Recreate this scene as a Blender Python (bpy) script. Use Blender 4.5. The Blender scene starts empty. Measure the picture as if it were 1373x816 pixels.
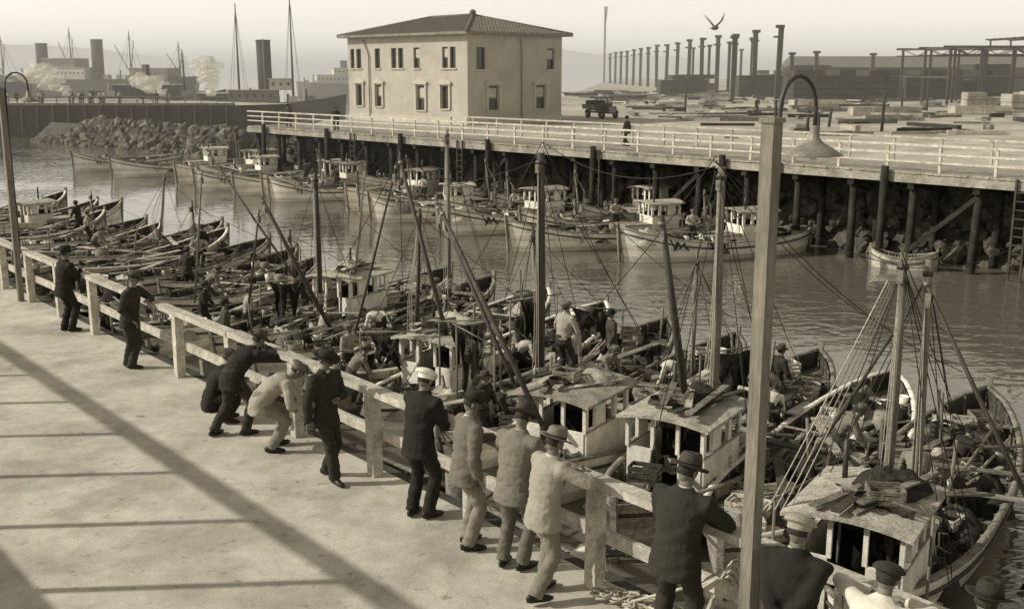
import bpy, math, random
from mathutils import Vector, Matrix, noise
R=random.Random(7)
V=Vector
# ------------------------------------------------------------ materials
def tint(g):
    return (g, g*(0.905+0.04*min(g,1)), g*(0.70+0.13*min(g,1)))
MATS={}
def mat(name,g,var=.25,scale=4,rough=.85,bump=.3,bscale=30,stretch=(1,1,1),planks=None,spec=.25,objvar=.12,metal=0,bdist=.02,spots=0):
    m=bpy.data.materials.new(name); m.use_nodes=True; nt=m.node_tree; N=nt.nodes; L=nt.links
    b=N['Principled BSDF']
    b.inputs['Roughness'].default_value=rough; b.inputs['Specular IOR Level'].default_value=spec; b.inputs['Metallic'].default_value=metal
    tc=N.new('ShaderNodeTexCoord'); mp=N.new('ShaderNodeMapping'); mp.inputs['Scale'].default_value=stretch
    L.new(tc.outputs['Object'],mp.inputs['Vector'])
    def mth(op,a,c,clamp=False):
        n=N.new('ShaderNodeMath'); n.operation=op; n.use_clamp=clamp
        for i,x in enumerate((a,c)):
            if x is None: continue
            if isinstance(x,(int,float)): n.inputs[i].default_value=x
            else: L.new(x,n.inputs[i])
        return n.outputs[0]
    def rng(x,a,c,lo=.3,hi=.7):
        n=N.new('ShaderNodeMapRange'); L.new(x,n.inputs[0]); n.inputs[1].default_value=lo; n.inputs[2].default_value=hi
        n.inputs[3].default_value=a; n.inputs[4].default_value=c; return n.outputs[0]
    def nz(s,d=3):
        n=N.new('ShaderNodeTexNoise'); n.inputs['Scale'].default_value=s; n.inputs['Detail'].default_value=d; n.inputs['Roughness'].default_value=.65
        L.new(mp.outputs[0],n.inputs['Vector']); return n.outputs[0]
    f=rng(nz(scale),1-var,1+var)
    f=mth('MULTIPLY',f,rng(nz(scale*7,2),1-var*.7,1+var*.7))
    if spots:
        f=mth('MULTIPLY',f,rng(nz(spots,3),.6,1,.28,.40)); f=mth('MULTIPLY',f,rng(nz(spots*.13,3),.8,1.08,.38,.55)); f=mth('MULTIPLY',f,rng(nz(spots*9,2),.84,1.12,.3,.7))
    if objvar:
        oi=N.new('ShaderNodeObjectInfo'); f=mth('MULTIPLY',f,rng(oi.outputs['Random'],1-objvar,1+objvar,0,1))
    if planks:
        ax,wd=planks[0],planks[1]; dk=planks[2] if len(planks)>2 else .4
        sp=N.new('ShaderNodeSeparateXYZ'); L.new(tc.outputs['Object'],sp.inputs[0])
        q=mth('DIVIDE',sp.outputs[ax],wd); fr=mth('FRACT',q,None); fl=mth('FLOOR',q,None)
        wn=N.new('ShaderNodeTexWhiteNoise'); wn.noise_dimensions='1D'; L.new(fl,wn.inputs['W'])
        f=mth('MULTIPLY',f,rng(wn.outputs['Value'],.8,1.15,0,1))
        gap=mth('LESS_THAN',fr,.09); f=mth('MULTIPLY',f,mth('SUBTRACT',1,mth('MULTIPLY',gap,1-dk)))
    vs=N.new('ShaderNodeVectorMath'); vs.operation='SCALE'; vs.inputs[0].default_value=tint(g); L.new(f,vs.inputs['Scale'])
    L.new(vs.outputs[0],b.inputs['Base Color'])
    if bump:
        bp=N.new('ShaderNodeBump'); bp.inputs['Strength'].default_value=bump; bp.inputs['Distance'].default_value=bdist
        L.new(nz(bscale,2),bp.inputs['Height']); L.new(bp.outputs[0],b.inputs['Normal'])
    MATS[name]=m; return m
mat('deck_concrete',.50,.14,.5,.9,.35,9,objvar=0,spots=5.5)
mat('rail_wood',.50,.34,3,.85,.4,25,stretch=(1,1,1))
mat('lamp_wood',.20,.3,2,.8,.4,20,stretch=(3,3,.4))
mat('weather_wood',.21,.5,3,.9,.5,22)
mat('dark_wood',.065,.4,3,.9,.5,20)
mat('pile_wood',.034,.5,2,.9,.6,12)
mat('pier_plank',.34,.35,1.2,.9,.4,12)
mat('hull_white',.80,.16,1.5,.5,.2,9,planks=(2,.13,.82))
mat('hull_grey',.36,.4,1.5,.6,.2,9,planks=(2,.13,.7))
mat('hull_dark',.08,.3,1.5,.6,.2,9,planks=(2,.13,.7))
mat('paint_white',.80,.2,2.5,.6,.2,15)
mat('paint_grey',.32,.4,2.5,.7,.2,15)
mat('boat_deck',.18,.5,2.2,.85,.4,20,planks=(0,.14,.4))
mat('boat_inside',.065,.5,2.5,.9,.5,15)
mat('mast_wood',.20,.35,2,.7,.3,15,stretch=(3,3,.5))
mat('mast_dark',.07,.35,2,.7,.3,15,stretch=(3,3,.5))
mat('net_brown',.055,.65,9,.95,1.0,45,bdist=.05)
mat('net_light',.2,.55,9,.95,1.0,45,bdist=.05)
mat('canvas',.45,.35,4,.9,.6,10,bdist=.04)
mat('rope_light',.45,.3,20,.9,.5,60)
mat('rope_dark',.055,.3,20,.9,.5,60)
mat('metal_dark',.045,.3,6,.5,.2,30,spec=.5)
mat('metal_grey',.22,.3,6,.45,.2,30,spec=.5)
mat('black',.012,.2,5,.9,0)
mat('glass',.035,.2,5,.12,0,spec=.6)
mat('stucco',.42,.12,.5,.9,.3,20,objvar=0)
mat('stucco_trim',.48,.1,1,.9,.2,20,objvar=0)
mat('frame_dark',.06,.2,3,.7,0)
mat('roof_tile',.15,.3,1.5,.85,.8,6,objvar=0,bdist=.06)
mat('land_dirt',.40,.35,.06,.95,.5,1.2,objvar=0,bdist=.1)
mat('rock',.09,.5,.8,.95,.8,5,bdist=.1)
mat('rock_pale',.2,.4,.8,.95,.8,5,bdist=.1)
mat('quay_dark',.06,.35,.3,.9,.4,3)
mat('lumber_dark',.055,.4,.6,.9,.4,5,planks=(2,.2,.5))
mat('lumber_pale',.40,.35,.6,.9,.4,5,planks=(2,.16,.5))
mat('column_far',.065,.2,.5,.9,0)
mat('ship_black',.05,.25,.3,.8,0)
mat('ship_grey',.20,.25,.3,.8,0)
mat('ship_white',.55,.15,.3,.8,0)
mat('hill_far',.60,.03,.0015,1,0,spec=0,objvar=0)  # pale tone: distance haze painted into the hills' base colour
mat('skin',.19,.08,12,.6,.15,60,objvar=.08)
mat('hair',.035,.3,40,.7,.4,90)
mat('shirt_white',.58,.05,8,.9,.4,14)
for nm,g in (('cloth_black',.022),('cloth_dark',.036),('cloth_mid',.075),('cloth_grey',.15),('cloth_light',.21),('cloth_pale',.34)):
    mat(nm,g,.07,5,.92,.7,22,bdist=.015)
mat('shoe',.02,.2,10,.4,.1,40)
mat('gull',.3,.2,10,.8,0)
# ------------------------------------------------------------ mesh builder
class MB:
    def __init__(s): s.v=[];s.f=[];s.m=[];s.s=[]
    def add(s,vs,fs,m,sm=False):
        o=len(s.v); s.v.extend([tuple(p) for p in vs])
        for f in fs: s.f.append(tuple(i+o for i in f)); s.m.append(m); s.s.append(sm)
    def box(s,c,size,m,Rm=None):
        c=V(c); hx,hy,hz=[a/2 for a in size]; vs=[]
        for z in(-hz,hz):
            for y in(-hy,hy):
                for x in(-hx,hx):
                    p=V((x,y,z)); 
                    if Rm: p=Rm@p
                    vs.append(c+p)
        s.add(vs,[(0,2,3,1),(4,5,7,6),(0,1,5,4),(2,6,7,3),(0,4,6,2),(1,3,7,5)],m)
    def beam(s,p1,p2,w,h,m,up=V((0,0,1))):
        p1=V(p1);p2=V(p2); d=p2-p1; L=d.length
        if L<1e-5: return
        d.normalize(); x=d.cross(up)
        if x.length<1e-3: x=V((1,0,0)) if abs(d.x)<.9 else V((0,1,0)); x=(x-d*x.dot(d))
        x.normalize(); z=x.cross(d)
        s.box((p1+p2)/2,(w,L,h),m,Matrix((x,d,z)).transposed())
    def tube(s,pts,rs,m,n=8,sm=True,caps=True,xa=None):
        pts=[V(p) for p in pts]; vs=[]; K=len(pts)
        t0=(pts[1]-pts[0]).normalized()
        x=V(xa) if xa else (V((0,0,1)).cross(t0) if abs(t0.z)<.9 else V((1,0,0)))
        for i,p in enumerate(pts):
            t=(pts[min(i+1,K-1)]-pts[max(i-1,0)]).normalized()
            x=x-t*x.dot(t)
            if x.length<1e-4: x=t.orthogonal()
            x.normalize(); y=t.cross(x)
            r=rs[i] if isinstance(rs,(list,tuple)) else rs
            rx,ry=r if isinstance(r,(list,tuple)) else (r,r)
            for k in range(n):
                a=2*math.pi*(k+.5)/n; vs.append(p+x*(rx*math.cos(a))+y*(ry*math.sin(a)))
        fs=[]
        for i in range(K-1):
            for k in range(n):
                k2=(k+1)%n; fs.append((i*n+k,i*n+k2,(i+1)*n+k2,(i+1)*n+k))
        if caps: fs.append(tuple(range(n))[::-1]); fs.append(tuple((K-1)*n+k for k in range(n)))
        s.add(vs,fs,m,sm)
    def rings(s,rings,m,sm=True,caps=True):
        n=len(rings[0]); vs=[p for r in rings for p in r]; fs=[]
        for i in range(len(rings)-1):
            for k in range(n):
                k2=(k+1)%n; fs.append((i*n+k,i*n+k2,(i+1)*n+k2,(i+1)*n+k))
        if caps: fs.append(tuple(range(n))[::-1]); fs.append(tuple((len(rings)-1)*n+k for k in range(n)))
        s.add(vs,fs,m,sm)
    def ell(s,c,r,m,Rm=None,nu=12,nv=8,fn=None):
        c=V(c); vs=[]; 
        for j in range(nv+1):
            th=math.pi*j/nv
            for i in range(nu):
                a=2*math.pi*i/nu
                p=V((math.sin(th)*math.cos(a),math.sin(th)*math.sin(a),math.cos(th)))
                if fn: p=fn(p)
                p=V((p.x*r[0],p.y*r[1],p.z*r[2]))
                if Rm: p=Rm@p
                vs.append(c+p)
        fs=[]
        for j in range(nv):
            for i in range(nu):
                i2=(i+1)%nu; fs.append((j*nu+i,(j+1)*nu+i,(j+1)*nu+i2,j*nu+i2))
        s.add(vs,fs,m,True)
    def mesh(s,name):
        me=bpy.data.meshes.new(name); me.from_pydata(s.v,[],s.f)
        names=[]; 
        for x in s.m:
            if x not in names: names.append(x)
        for x in names: me.materials.append(MATS[x] if x in MATS else None)
        ix={x:i for i,x in enumerate(names)}
        me.polygons.foreach_set('material_index',[ix[x] for x in s.m])
        me.polygons.foreach_set('use_smooth',s.s); me.update(); return me
    def obj(s,name,parent=None,me=None):
        return link(name,s.mesh(name),parent)
def link(name,data,parent=None):
    o=bpy.data.objects.new(name,data); bpy.context.collection.objects.link(o)
    if parent: o.parent=parent
    return o
def empty(name,M=None):
    o=link(name,None); o.empty_display_size=.3
    if M: o.matrix_world=M
    return o
# ------------------------------------------------------------ frames
A=V((.852,10.32,0)); d=V((-.6465,.763,0)).normalized(); n=V((.763,.6465,0)).normalized()
def W(s,w,z=0): return A+d*s+n*w+V((0,0,z))
WZ=-3.3
def frame(loc,fwd):
    f=V((fwd.x,fwd.y,0)).normalized(); r=V((f.y,-f.x,0)); u=V((0,0,1))
    M=Matrix((r,f,u)).transposed().to_4x4(); M.translation=V(loc); return M
# ------------------------------------------------------------ near wharf deck
mb=MB()
a,b,c,e=W(-40,.18,0),W(120,.18,0),W(120,-70,0),W(-40,-70,0)
mb.add([a,b,c,e],[(0,1,2,3)],'deck_concrete')
mb.obj('wharf_deck')
mb=MB()
mb.beam(W(-40,.26,-.2),W(120,.26,-.2),.16,.38,'dark_wood')
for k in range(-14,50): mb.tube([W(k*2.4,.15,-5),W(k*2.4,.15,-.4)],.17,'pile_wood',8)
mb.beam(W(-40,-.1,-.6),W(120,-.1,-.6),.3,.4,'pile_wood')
for k in range(-14,50,3): mb.tube([W(k*2.4+.6,.62,-5),W(k*2.4+.6,.5,.35)],.15,'weather_wood',8)
mb.obj('wharf_piles')
mb=MB(); SP=2.05
for k in range(-8,40):
    s=k*SP; mb.beam(W(s,0,0),W(s+R.uniform(-.015,.015),R.uniform(-.012,.012),1.1+.012*(k%3)),.15,.15,'rail_wood',up=d)
for k in range(-8,38,2):
    j=.006*((k//2)%2)
    mb.beam(W(k*SP+.01,.02+j,1.145+j),W((k+2)*SP-.01,.02+j+R.uniform(-.008,.008),1.15+j+R.uniform(-.01,.01)),.19,.085,'rail_wood')
    mb.beam(W(k*SP+.01,.10,.55+j),W((k+2)*SP-.01,.10,.55-j+R.uniform(-.015,.015)),.05,.15,'rail_wood')
mb.obj('wooden_railing')
# street lamps
def lamp(s):
    mb=MB(); h=4.8
    b0=W(s,-.16,0)
    mb.beam(b0,b0+V((0,0,h)),.12,.12,'lamp_wood',up=d)
    mb.box(b0+V((0,0,h+.02)),(.15,.15,.04),'lamp_wood',frame((0,0,0),n).to_3x3())
    mb.box(b0+V((0,0,2.0))+n*.1,(.07,.1,.14),'metal_dark',frame((0,0,0),n).to_3x3())
    pts=[b0+n*.09+V((0,0,h-.45)),b0+n*.1+V((0,0,h+.1))]
    for i in range(0,11):
        a=math.pi*(1-i/10); pts.append(b0+n*(.1+.24+.24*math.cos(a))+V((0,0,h+.1+.26*math.sin(a))))
    e=b0+n*.58+V((0,0,h-.06)); pts.append(e)
    mb.tube(pts,.018,'metal_dark',8)
    rs=[]
    for r,z in ((.035,.02),(.045,-.08),(.08,-.12),(.17,-.17),(.24,-.215),(.245,-.225),(.16,-.2),(.05,-.16)):
        rs.append([e+V((r*math.cos(t*math.pi/10),r*math.sin(t*math.pi/10),z)) for t in range(20)])
    mb.rings(rs,'metal_grey')
    mb.ell(e+V((0,0,-.2)),(.045,.045,.07),'paint_white')
    mb.tube([b0+n*.09+V((0,0,1.2)),b0+n*.09+V((0,0,h-.4))],.012,'metal_dark',6)
    mb.obj('street_lamp')
lamp(-2.05); lamp(18.7)
# balcony behind the photographer (its railing throws the shadow on the deck)
mb=MB()
mb.beam(W(-30,-9.7,3.1),W(80,-9.7,3.1),2.6,.2,'weather_wood')
for k in range(-16,36):
    s=7.98+k*SP
    mb.beam(W(s,-7.62,2.3),W(s,-7.62,4.6),.085,.085,'rail_wood',up=d)
    mb.beam(W(s,-7.66,2.5),W(s,-8.6,2.9),.07,.1,'weather_wood')
    if k%4==0: mb.beam(W(s,-10.4,0),W(s,-10.4,3.0),.2,.2,'weather_wood',up=d)
mb.beam(W(-30,-7.62,4.66),W(80,-7.62,4.66),.2,.12,'rail_wood')
mb.obj('balcony_walkway')
# rope pile at deck
mb=MB()
for i in range(6):
    c0=W(-.3-.16*i,-.12+.07*(i%3),.03); pts=[]
    for k in range(40):
        a=k*.5; r=.09+.04*math.sin(k*1.7+i); pts.append(c0+V((r*1.4*math.cos(a),r*math.sin(a),.02+.0015*k)))
    mb.tube(pts,.014,'rope_light',5)
for j in range(4):
    pts=[]
    for k in range(22):
        a=k/21*math.pi*2; pts.append(W(-1.75+.28*math.cos(a)+.03*j,.12+.1*math.sin(a*2),.45-.07*j+.42*math.sin(a)))
    mb.tube(pts,.014,'rope_light',5)
mb.tube([W(-.5,-.1,.03),W(-1.3,0,.5),W(-1.9,.05,1.0),W(-2,.2,.3),W(-1.8,.4,-.8)],.016,'rope_light',6)
mb.obj('rope_coil')
# ------------------------------------------------------------ water
m=bpy.data.materials.new('water'); m.use_nodes=True; nt=m.node_tree; N=nt.nodes; L=nt.links; b=N['Principled BSDF']
b.inputs['Base Color'].default_value=(*tint(.14),1); b.inputs['Roughness'].default_value=.03; b.inputs['IOR'].default_value=2.0
tc=N.new('ShaderNodeTexCoord'); mp=N.new('ShaderNodeMapping'); mp.inputs['Scale'].default_value=(.55,1,1); mp.inputs['Rotation'].default_value=(0,0,.25); L.new(tc.outputs['Object'],mp.inputs[0])
n1=N.new('ShaderNodeTexNoise'); n1.inputs['Scale'].default_value=1.6; n1.inputs['Detail'].default_value=2; n1.inputs['Distortion'].default_value=.6; L.new(mp.outputs[0],n1.inputs[0])
n2=N.new('ShaderNodeTexNoise'); n2.inputs['Scale'].default_value=.10; n2.inputs['Detail'].default_value=3; L.new(mp.outputs[0],n2.inputs[0])
mr=N.new('ShaderNodeMapRange'); L.new(n2.outputs[0],mr.inputs[0]); mr.inputs[1].default_value=.42; mr.inputs[2].default_value=.6; mr.inputs[3].default_value=.16; mr.inputs[4].default_value=.7
bp=N.new('ShaderNodeBump'); L.new(mr.outputs[0],bp.inputs['Strength']); bp.inputs['Distance'].default_value=.11; L.new(n1.outputs[0],bp.inputs['Height']); L.new(bp.outputs[0],b.inputs['Normal'])
MATS['water']=m
mb=MB(); mb.add([(-15000,-300,WZ),(15000,-300,WZ),(15000,15000,WZ),(-15000,15000,WZ)],[(0,1,2,3)],'water'); mb.obj('water')
# ------------------------------------------------------------ boats
def heap(mb,c,rx,ry,h,m,seed=0,ang=0):
    c=V(c); nr,na=7,18; vs=[]; ca,sa=math.cos(ang),math.sin(ang)
    for i in range(nr+1):
        r=i/nr
        for k in range(na):
            a=2*math.pi*k/na; x=rx*r*math.cos(a)*(1+.3*noise.noise(V((math.cos(a)*1.5,math.sin(a)*1.5,seed)))); y=ry*r*math.sin(a)*(1+.3*noise.noise(V((math.cos(a)*1.5,math.sin(a)*1.5,seed+9))))
            z=h*max(0,1-r*r)**.6*(1+.7*noise.noise(V((x*3.5,y*3.5,seed))))+.13*noise.noise(V((x*9,y*9,seed)))*(1-r*.7)
            vs.append(c+V((x*ca-y*sa,x*sa+y*ca,z-.02)))
    fs=[]
    for i in range(nr):
        for k in range(na):
            k2=(k+1)%na; fs.append((i*na+k,(i+1)*na+k,(i+1)*na+k2,i*na+k2))
    mb.add(vs,fs,m,True)
def bucket(mb,c,r=.16,h=.3,m='metal_grey'):
    c=V(c); rs=[]
    for q,z in ((.8,0),(1,h),(.93,h),(.76,.04)): rs.append([c+V((r*q*math.cos(t*.524),r*q*math.sin(t*.524),z)) for t in range(12)])
    mb.rings(rs,m,caps=True)
def crate(mb,c,sx,sy,sz,m,ang):
    c=V(c); Rm=Matrix.Rotation(ang,3,'Z'); t=.025
    for z in (sz*.2,sz*.55,sz*.9):
        for sg in(-1,1):
            mb.box(c+Rm@V((0,sg*sy/2,z)),(sx,t,sz*.24),m,Rm); mb.box(c+Rm@V((sg*sx/2,0,z)),(t,sy-.05,sz*.24),m,Rm)
    mb.box(c+Rm@V((0,0,.03)),(sx*.95,sy*.93,.02),m,Rm)
def coil(mb,c,r,m='rope_light'):
    c=V(c); pts=[]
    for k in range(44):
        a=k*.52; rr=r*(1-.006*k); pts.append(c+V((rr*math.cos(a),rr*math.sin(a),.02+.003*k)))
    mb.tube(pts,.018,m,5)
def drape(mb,p1,p2,drop,m,seed=0,nx=16,nz=9):
    p1=V(p1);p2=V(p2); dd=p2-p1; side=dd.cross(V((0,0,1))).normalized(); vs=[]
    for i in range(nx+1):
        u=i/nx
        for k in range(nz+1):
            w=k/nz; dr=drop*(.7+.9*noise.noise(V((u*5,seed,3))))
            pinch=1-.35*math.sin(w*2.0)
            p=p1.lerp(p2,.5+(u-.5)*pinch)
            p=p+V((0,0,-w*dr-.12*math.sin(math.pi*u)))+side*(.2*noise.noise(V((u*9,w*1.5,seed)))*(.3+w)*1.8)
            vs.append(p)
    fs=[]
    for i in range(nx):
        for k in range(nz): fs.append((i*(nz+1)+k,i*(nz+1)+k+1,(i+1)*(nz+1)+k+1,(i+1)*(nz+1)+k))
    mb.add(vs,fs,m,True)
def boat_parts(seed,L=11.5,B=2.7,hull='hull_white',cabin=-3.3,masts=(),gear=1.0,stripe='hull_dark',cabc='paint_white',open_boat=False,bow=.55,cs=1.0):
    rr=random.Random(seed); NS=21
    def hb(t): return max(.03,B/2*(1-abs(t)**(2.3 if t>0 else 2.8))**.72)
    def sh(t): return .78+(bow*t**2 if t>0 else .28*t*t)
    P={}
    h=MB(); rings=[]; gl=[]; gr=[]; il=[]; ir=[]; dl=[]; dr=[]
    prof=((1,1.0),(.985,.6),(.93,.3),(.8,0),(.5,-.3),(.0,-.5))
    ts=[-1+2*i/(NS-1) for i in range(NS)]
    for t in ts:
        b_=hb(t); s_=sh(t); y=t*L/2
        row=[]
        for sgn,pp in((-1,prof),(1,prof[-2::-1])):
            for q,zz in pp:
                z=s_*zz if zz>0 else zz
                yy=y*(1-.05*(1-zz)) if abs(t)>.7 else y*(1-.035*(1-zz))
                row.append(V((sgn*b_*q,yy,z)))
        rings.append(row); gl.append(V((-b_,y,s_))); gr.append(V((b_,y,s_)))
        bi=max(.01,b_-.08); yi=y*.985; dz=(.42 if not open_boat else .5)
        il.append(V((-bi,yi,s_))); ir.append(V((bi,yi,s_))); dl.append(V((-bi*.99,yi,s_-dz))); dr.append(V((bi*.99,yi,s_-dz)))
    K=len(rings[0]); vs=[p for r in rings for p in r]; fs=[]
    for i in range(NS-1):
        for k in range(K-1): fs.append((i*K+k,i*K+k+1,(i+1)*K+k+1,(i+1)*K+k))
    h.add(vs,fs,hull,True)
    gm=rr.choice(['weather_wood','paint_grey','paint_white']) if hull!='hull_dark' else 'paint_grey'
    for e in(gl,gr): h.tube([p+V((0,0,.01)) for p in e],[(.075,.035)]*NS,gm,6,xa=(1,0,0))
    for e,sg in((gl,-1),(gr,1)): h.tube([V((p.x*1.0+sg*.015,p.y*.99,p.z-.24)) for p in e],[(.03,.035)]*NS,stripe,6,xa=(1,0,0))
    h.beam((0,L/2*.985,-.1),(0,L/2*1.015,sh(1)+.2),.1,.14,'weather_wood',up=V((1,0,0)))
    h.beam((0,-L/2*.985,-.1),(0,-L/2*1.0,sh(-1)+.15),.1,.12,'weather_wood',up=V((1,0,0)))
    P['hull']=h.mesh('hull')
    k=MB()
    def strip(a_,b_,m_):
        vs=[];fs=[]
        for i in range(NS): vs+= [a_[i],b_[i]]
        for i in range(NS-1): fs.append((2*i,2*i+1,2*i+3,2*i+2))
        k.add(vs,fs,m_)
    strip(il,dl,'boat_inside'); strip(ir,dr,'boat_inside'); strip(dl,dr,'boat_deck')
    for i in range(1,NS-1):
        for a_,b_ in((il[i],dl[i]),(ir[i],dr[i])): k.beam(a_*1,b_*1,.05,.06,'weather_wood')
    dz=lambda y: sh(2*y/L)-(.42 if not open_boat else .5)
    holds=[(.2,1.3,.9)] if L<10.4 else [(-.2,1.6,1.1),(2.6,1.1,.8)]
    for (y0,ly,lx) in holds:
        z0=dz(y0)
        for sg in(-1,1):
            k.box((sg*lx/2,y0,z0+.14),(.06,ly,.3),'weather_wood'); k.box((0,y0+sg*(ly/2),z0+.14),(lx+.05,.05,.298),'weather_wood')
        k.box((0,y0,z0+.03),(lx-.08,ly-.08,.03),'black')  # black panel inside the coaming paints the darkness of the open hold
        if rr.random()<.8:
            for q in range(rr.randint(2,4)): k.box((rr.uniform(-.3,.3),y0+rr.uniform(-.4,.4),z0+.32+q*.03),(.22,ly*.9+rr.random()*.5,.03),'weather_wood',Matrix.Rotation(rr.uniform(-.4,.4),3,'Z'))
    for yy in ([-L*.3,-L*.12,L*.14,L*.3] if open_boat else [L*.36,-L*.42]): k.box((0,yy,dz(yy)+.34),(hb(2*yy/L)*1.85,.24,.04),'weather_wood')
    P['deck']=k.mesh('deck')
    if cabin is not None:
        c=MB(); cw,cl,ch=1.55*cs,1.75*cs,1.62; z0=dz(cabin)-.02; y0=cabin; t=.05
        for sg in(-1,1): c.box((sg*cw/2,y0,z0+.5),(t,cl,1.0),cabc)
        c.box((0,y0+cl/2,z0+.5),(cw-.06,t,.99),cabc)
        dw=cw*.3
        c.box((-cw/2+dw/2+.03,y0-cl/2,z0+.5),(dw,t,.99),cabc); c.box((cw/2-dw/2-.03,y0-cl/2,z0+.5),(dw,t,.99),cabc)
        for sg in(-1,1):
            for yy,pw in((-cl/2,.12),(-.3,.42),(.34,.14),(cl/2,.12)): c.box((sg*cw/2,y0+yy,z0+1.3),(.07,pw,.62),cabc)
            c.box((sg*(cw/2+.01),y0,z0+1.02),(.09,cl+.05,.05),'paint_grey')
            c.box((sg*(cw/2),y0,z0+1.56),(.075,cl+.02,.1),cabc)
        for xx in(-.25,.25): c.box((xx,y0+cl/2,z0+1.3),(.09,.06,.62),cabc)
        for xx in(-cw/2+dw+.05,cw/2-dw-.05): c.box((xx,y0-cl/2,z0+1.3),(.07,.06,.62),cabc)
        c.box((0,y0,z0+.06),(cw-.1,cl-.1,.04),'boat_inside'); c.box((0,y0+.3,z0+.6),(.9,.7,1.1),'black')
        rs=[]
        for yy in(-cl/2-.22,-cl/2+.2,cl/2-.2,cl/2+.28):
            row=[]
            wd=cw/2+.17
            for i in range(9):
                x=-wd+2*wd*i/8; row.append(V((x,y0+yy,z0+ch+.11*(1-(x/wd)**2))))
            for i in range(8,-1,-1):
                x=-wd+2*wd*i/8; row.append(V((x,y0+yy,z0+ch-.06+.11*(1-(x/wd)**2))))
            rs.append(row)
        c.rings(rs,'paint_grey' if rr.random()<.5 else 'canvas',sm=False)
        zr=z0+ch+.1
        if gear>.9:
            for q in range(rr.randint(3,6)):
                an=rr.uniform(-.5,.5); c.box((rr.uniform(-.5,.5),y0+rr.uniform(-.2,.2),zr+.03+q*.035),(.14,rr.uniform(1.2,2.3),.03),rr.choice(['weather_wood','dark_wood','rail_wood']),Matrix.Rotation(an,3,'Z'))
            crate(c,(rr.uniform(-.4,.4),y0+rr.uniform(-.5,.5),zr+.06),.5,.4,.22,'weather_wood',rr.random())
            coil(c,(rr.uniform(-.4,.4),y0-.5,zr+.05),.2,'rope_dark')
            heap(c,(rr.uniform(-.3,.3),y0+.5,zr),.6,.5,.26,rr.choice(['net_brown','canvas','net_light']),seed)
        c.tube([(-.5,y0+.6,zr-.1),(-.5,y0+.6,zr+.6)],.045,'metal_dark',8)
        c.box((0,y0+cl/2+.75,z0+.28),(1.2,1.4,.56),cabc); c.box((0,y0+cl/2+.75,z0+.6),(1.34,1.52,.06),'paint_grey')
        for yy in(.4,1.05):
            for sg in(-1,1): c.box((sg*.602,y0+cl/2+yy,z0+.32),(.01,.26,.18),'glass')
        P['cabin']=c.mesh('cabin')
    if masts:
        mm=MB()
        for (x,y,hh,r,lx,ly,mt) in masts:
            z0=dz(y)-.02; mm.tube([(x,y,z0),(x+lx*.5+.03,y+ly*.5,z0+hh*.5),(x+lx,y+ly,z0+hh)],[r,r*.92,r*.7],mt,10)
            tp=V((x+lx,y+ly,z0+hh))
            mm.tube([tp+V((0,0,-.25)),tp+V((0,0,-.17))],r*1.05,'metal_dark',10)
            mm.box(tp+V((.0,-.12,-.35)),(.09,.1,.2),'weather_wood')
            for (ex,ey) in((-B*.45,y-.8),(B*.45,y-.8),(-B*.45,y+.7),(B*.45,y+.7),(0,min(L/2*.95,y+L*.5))):
                mm.tube([tp+V((0,0,-.2)),V((ex,ey,sh(2*ey/L)))],.009,'rope_dark',5,caps=False)
            for q in range(3): mm.tube([tp+V((.0,-.1,-.4)),V((x+(q-1)*.06,y-.16,z0+1.9)),V((x+(q-1)*.1,y-.2,z0+.5))],.009,'rope_light',4,caps=False)
            heap(mm,(x,y-.1,z0+.0),.35,.35,.5,'net_brown',seed+4)
            for q in range(3): coil(mm,(x,y,z0+.8+q*.12),r+.04,'rope_light')
        P['mast']=mm.mesh('mast')
    g=MB()
    for q in range(int(12*gear*(L/11))):
        y=rr.uniform(-L*.42,L*.38); 
        if cabin is not None and abs(y-cabin)<1.2: y+=2.6
        x=rr.uniform(-.75,.75)*hb(2*y/L); heap(g,(x,y,dz(y)),rr.uniform(.3,.75),rr.uniform(.35,1.0),rr.uniform(.2,.6),rr.choice(['net_brown','net_brown','net_light','canvas','dark_wood','boat_inside']),seed+q,rr.random()*3)
    for q in range(int(18*gear)):
        y=rr.uniform(-L*.42,L*.4); x=rr.uniform(-.8,.8)*hb(2*y/L); z=dz(y)+.1; c_=rr.random()
        if c_<.3: bucket(g,(x,y,z+rr.random()*.2),rr.uniform(.12,.2),rr.uniform(.22,.38),rr.choice(['metal_grey','weather_wood','paint_white']))
        elif c_<.6: crate(g,(x*.7,y,z+rr.random()*.3),rr.uniform(.4,.7),rr.uniform(.3,.5),rr.uniform(.2,.35),rr.choice(['weather_wood','rail_wood','dark_wood']),rr.random()*3)
        elif c_<.78: coil(g,(x*.7,y,z+.15),rr.uniform(.15,.28),rr.choice(['rope_light','rope_dark']))
        elif c_<.88: g.tube([(x*.6,y,z-.1),(x*.6,y,z+.25),(x*.6,y,z+.55)],[.2,.24,.2],'weather_wood',12)
        else: g.tube([(x,y,z-.1),(x+rr.uniform(-.15,.15),y+rr.uniform(-.2,.2),z+rr.uniform(.7,1.6))],.035,'mast_wood',7)
    for q in range(int(12*gear)):
        y=rr.uniform(-L*.25,L*.25); x=rr.uniform(-.6,.6)*B/2; z=dz(y)+rr.uniform(.25,.72); ln=rr.uniform(1.2,3.8); an=rr.uniform(-.35,.35) if rr.random()<.6 else rr.uniform(-1.5,1.5)
        if rr.random()<.6: g.box((x,y,z),(rr.uniform(.1,.28),ln,.035),rr.choice(['weather_wood','rail_wood','dark_wood','paint_grey']),Matrix.Rotation(an,3,'Z')@Matrix.Rotation(rr.uniform(-.12,.12),3,'X'))
        else:
            dv=V((math.sin(an),math.cos(an),rr.uniform(-.05,.15)))*ln/2; g.tube([V((x,y,z))-dv,V((x,y,z))+dv],.03,'rope_light' if rr.random()<.3 else 'mast_wood',7)
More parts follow.
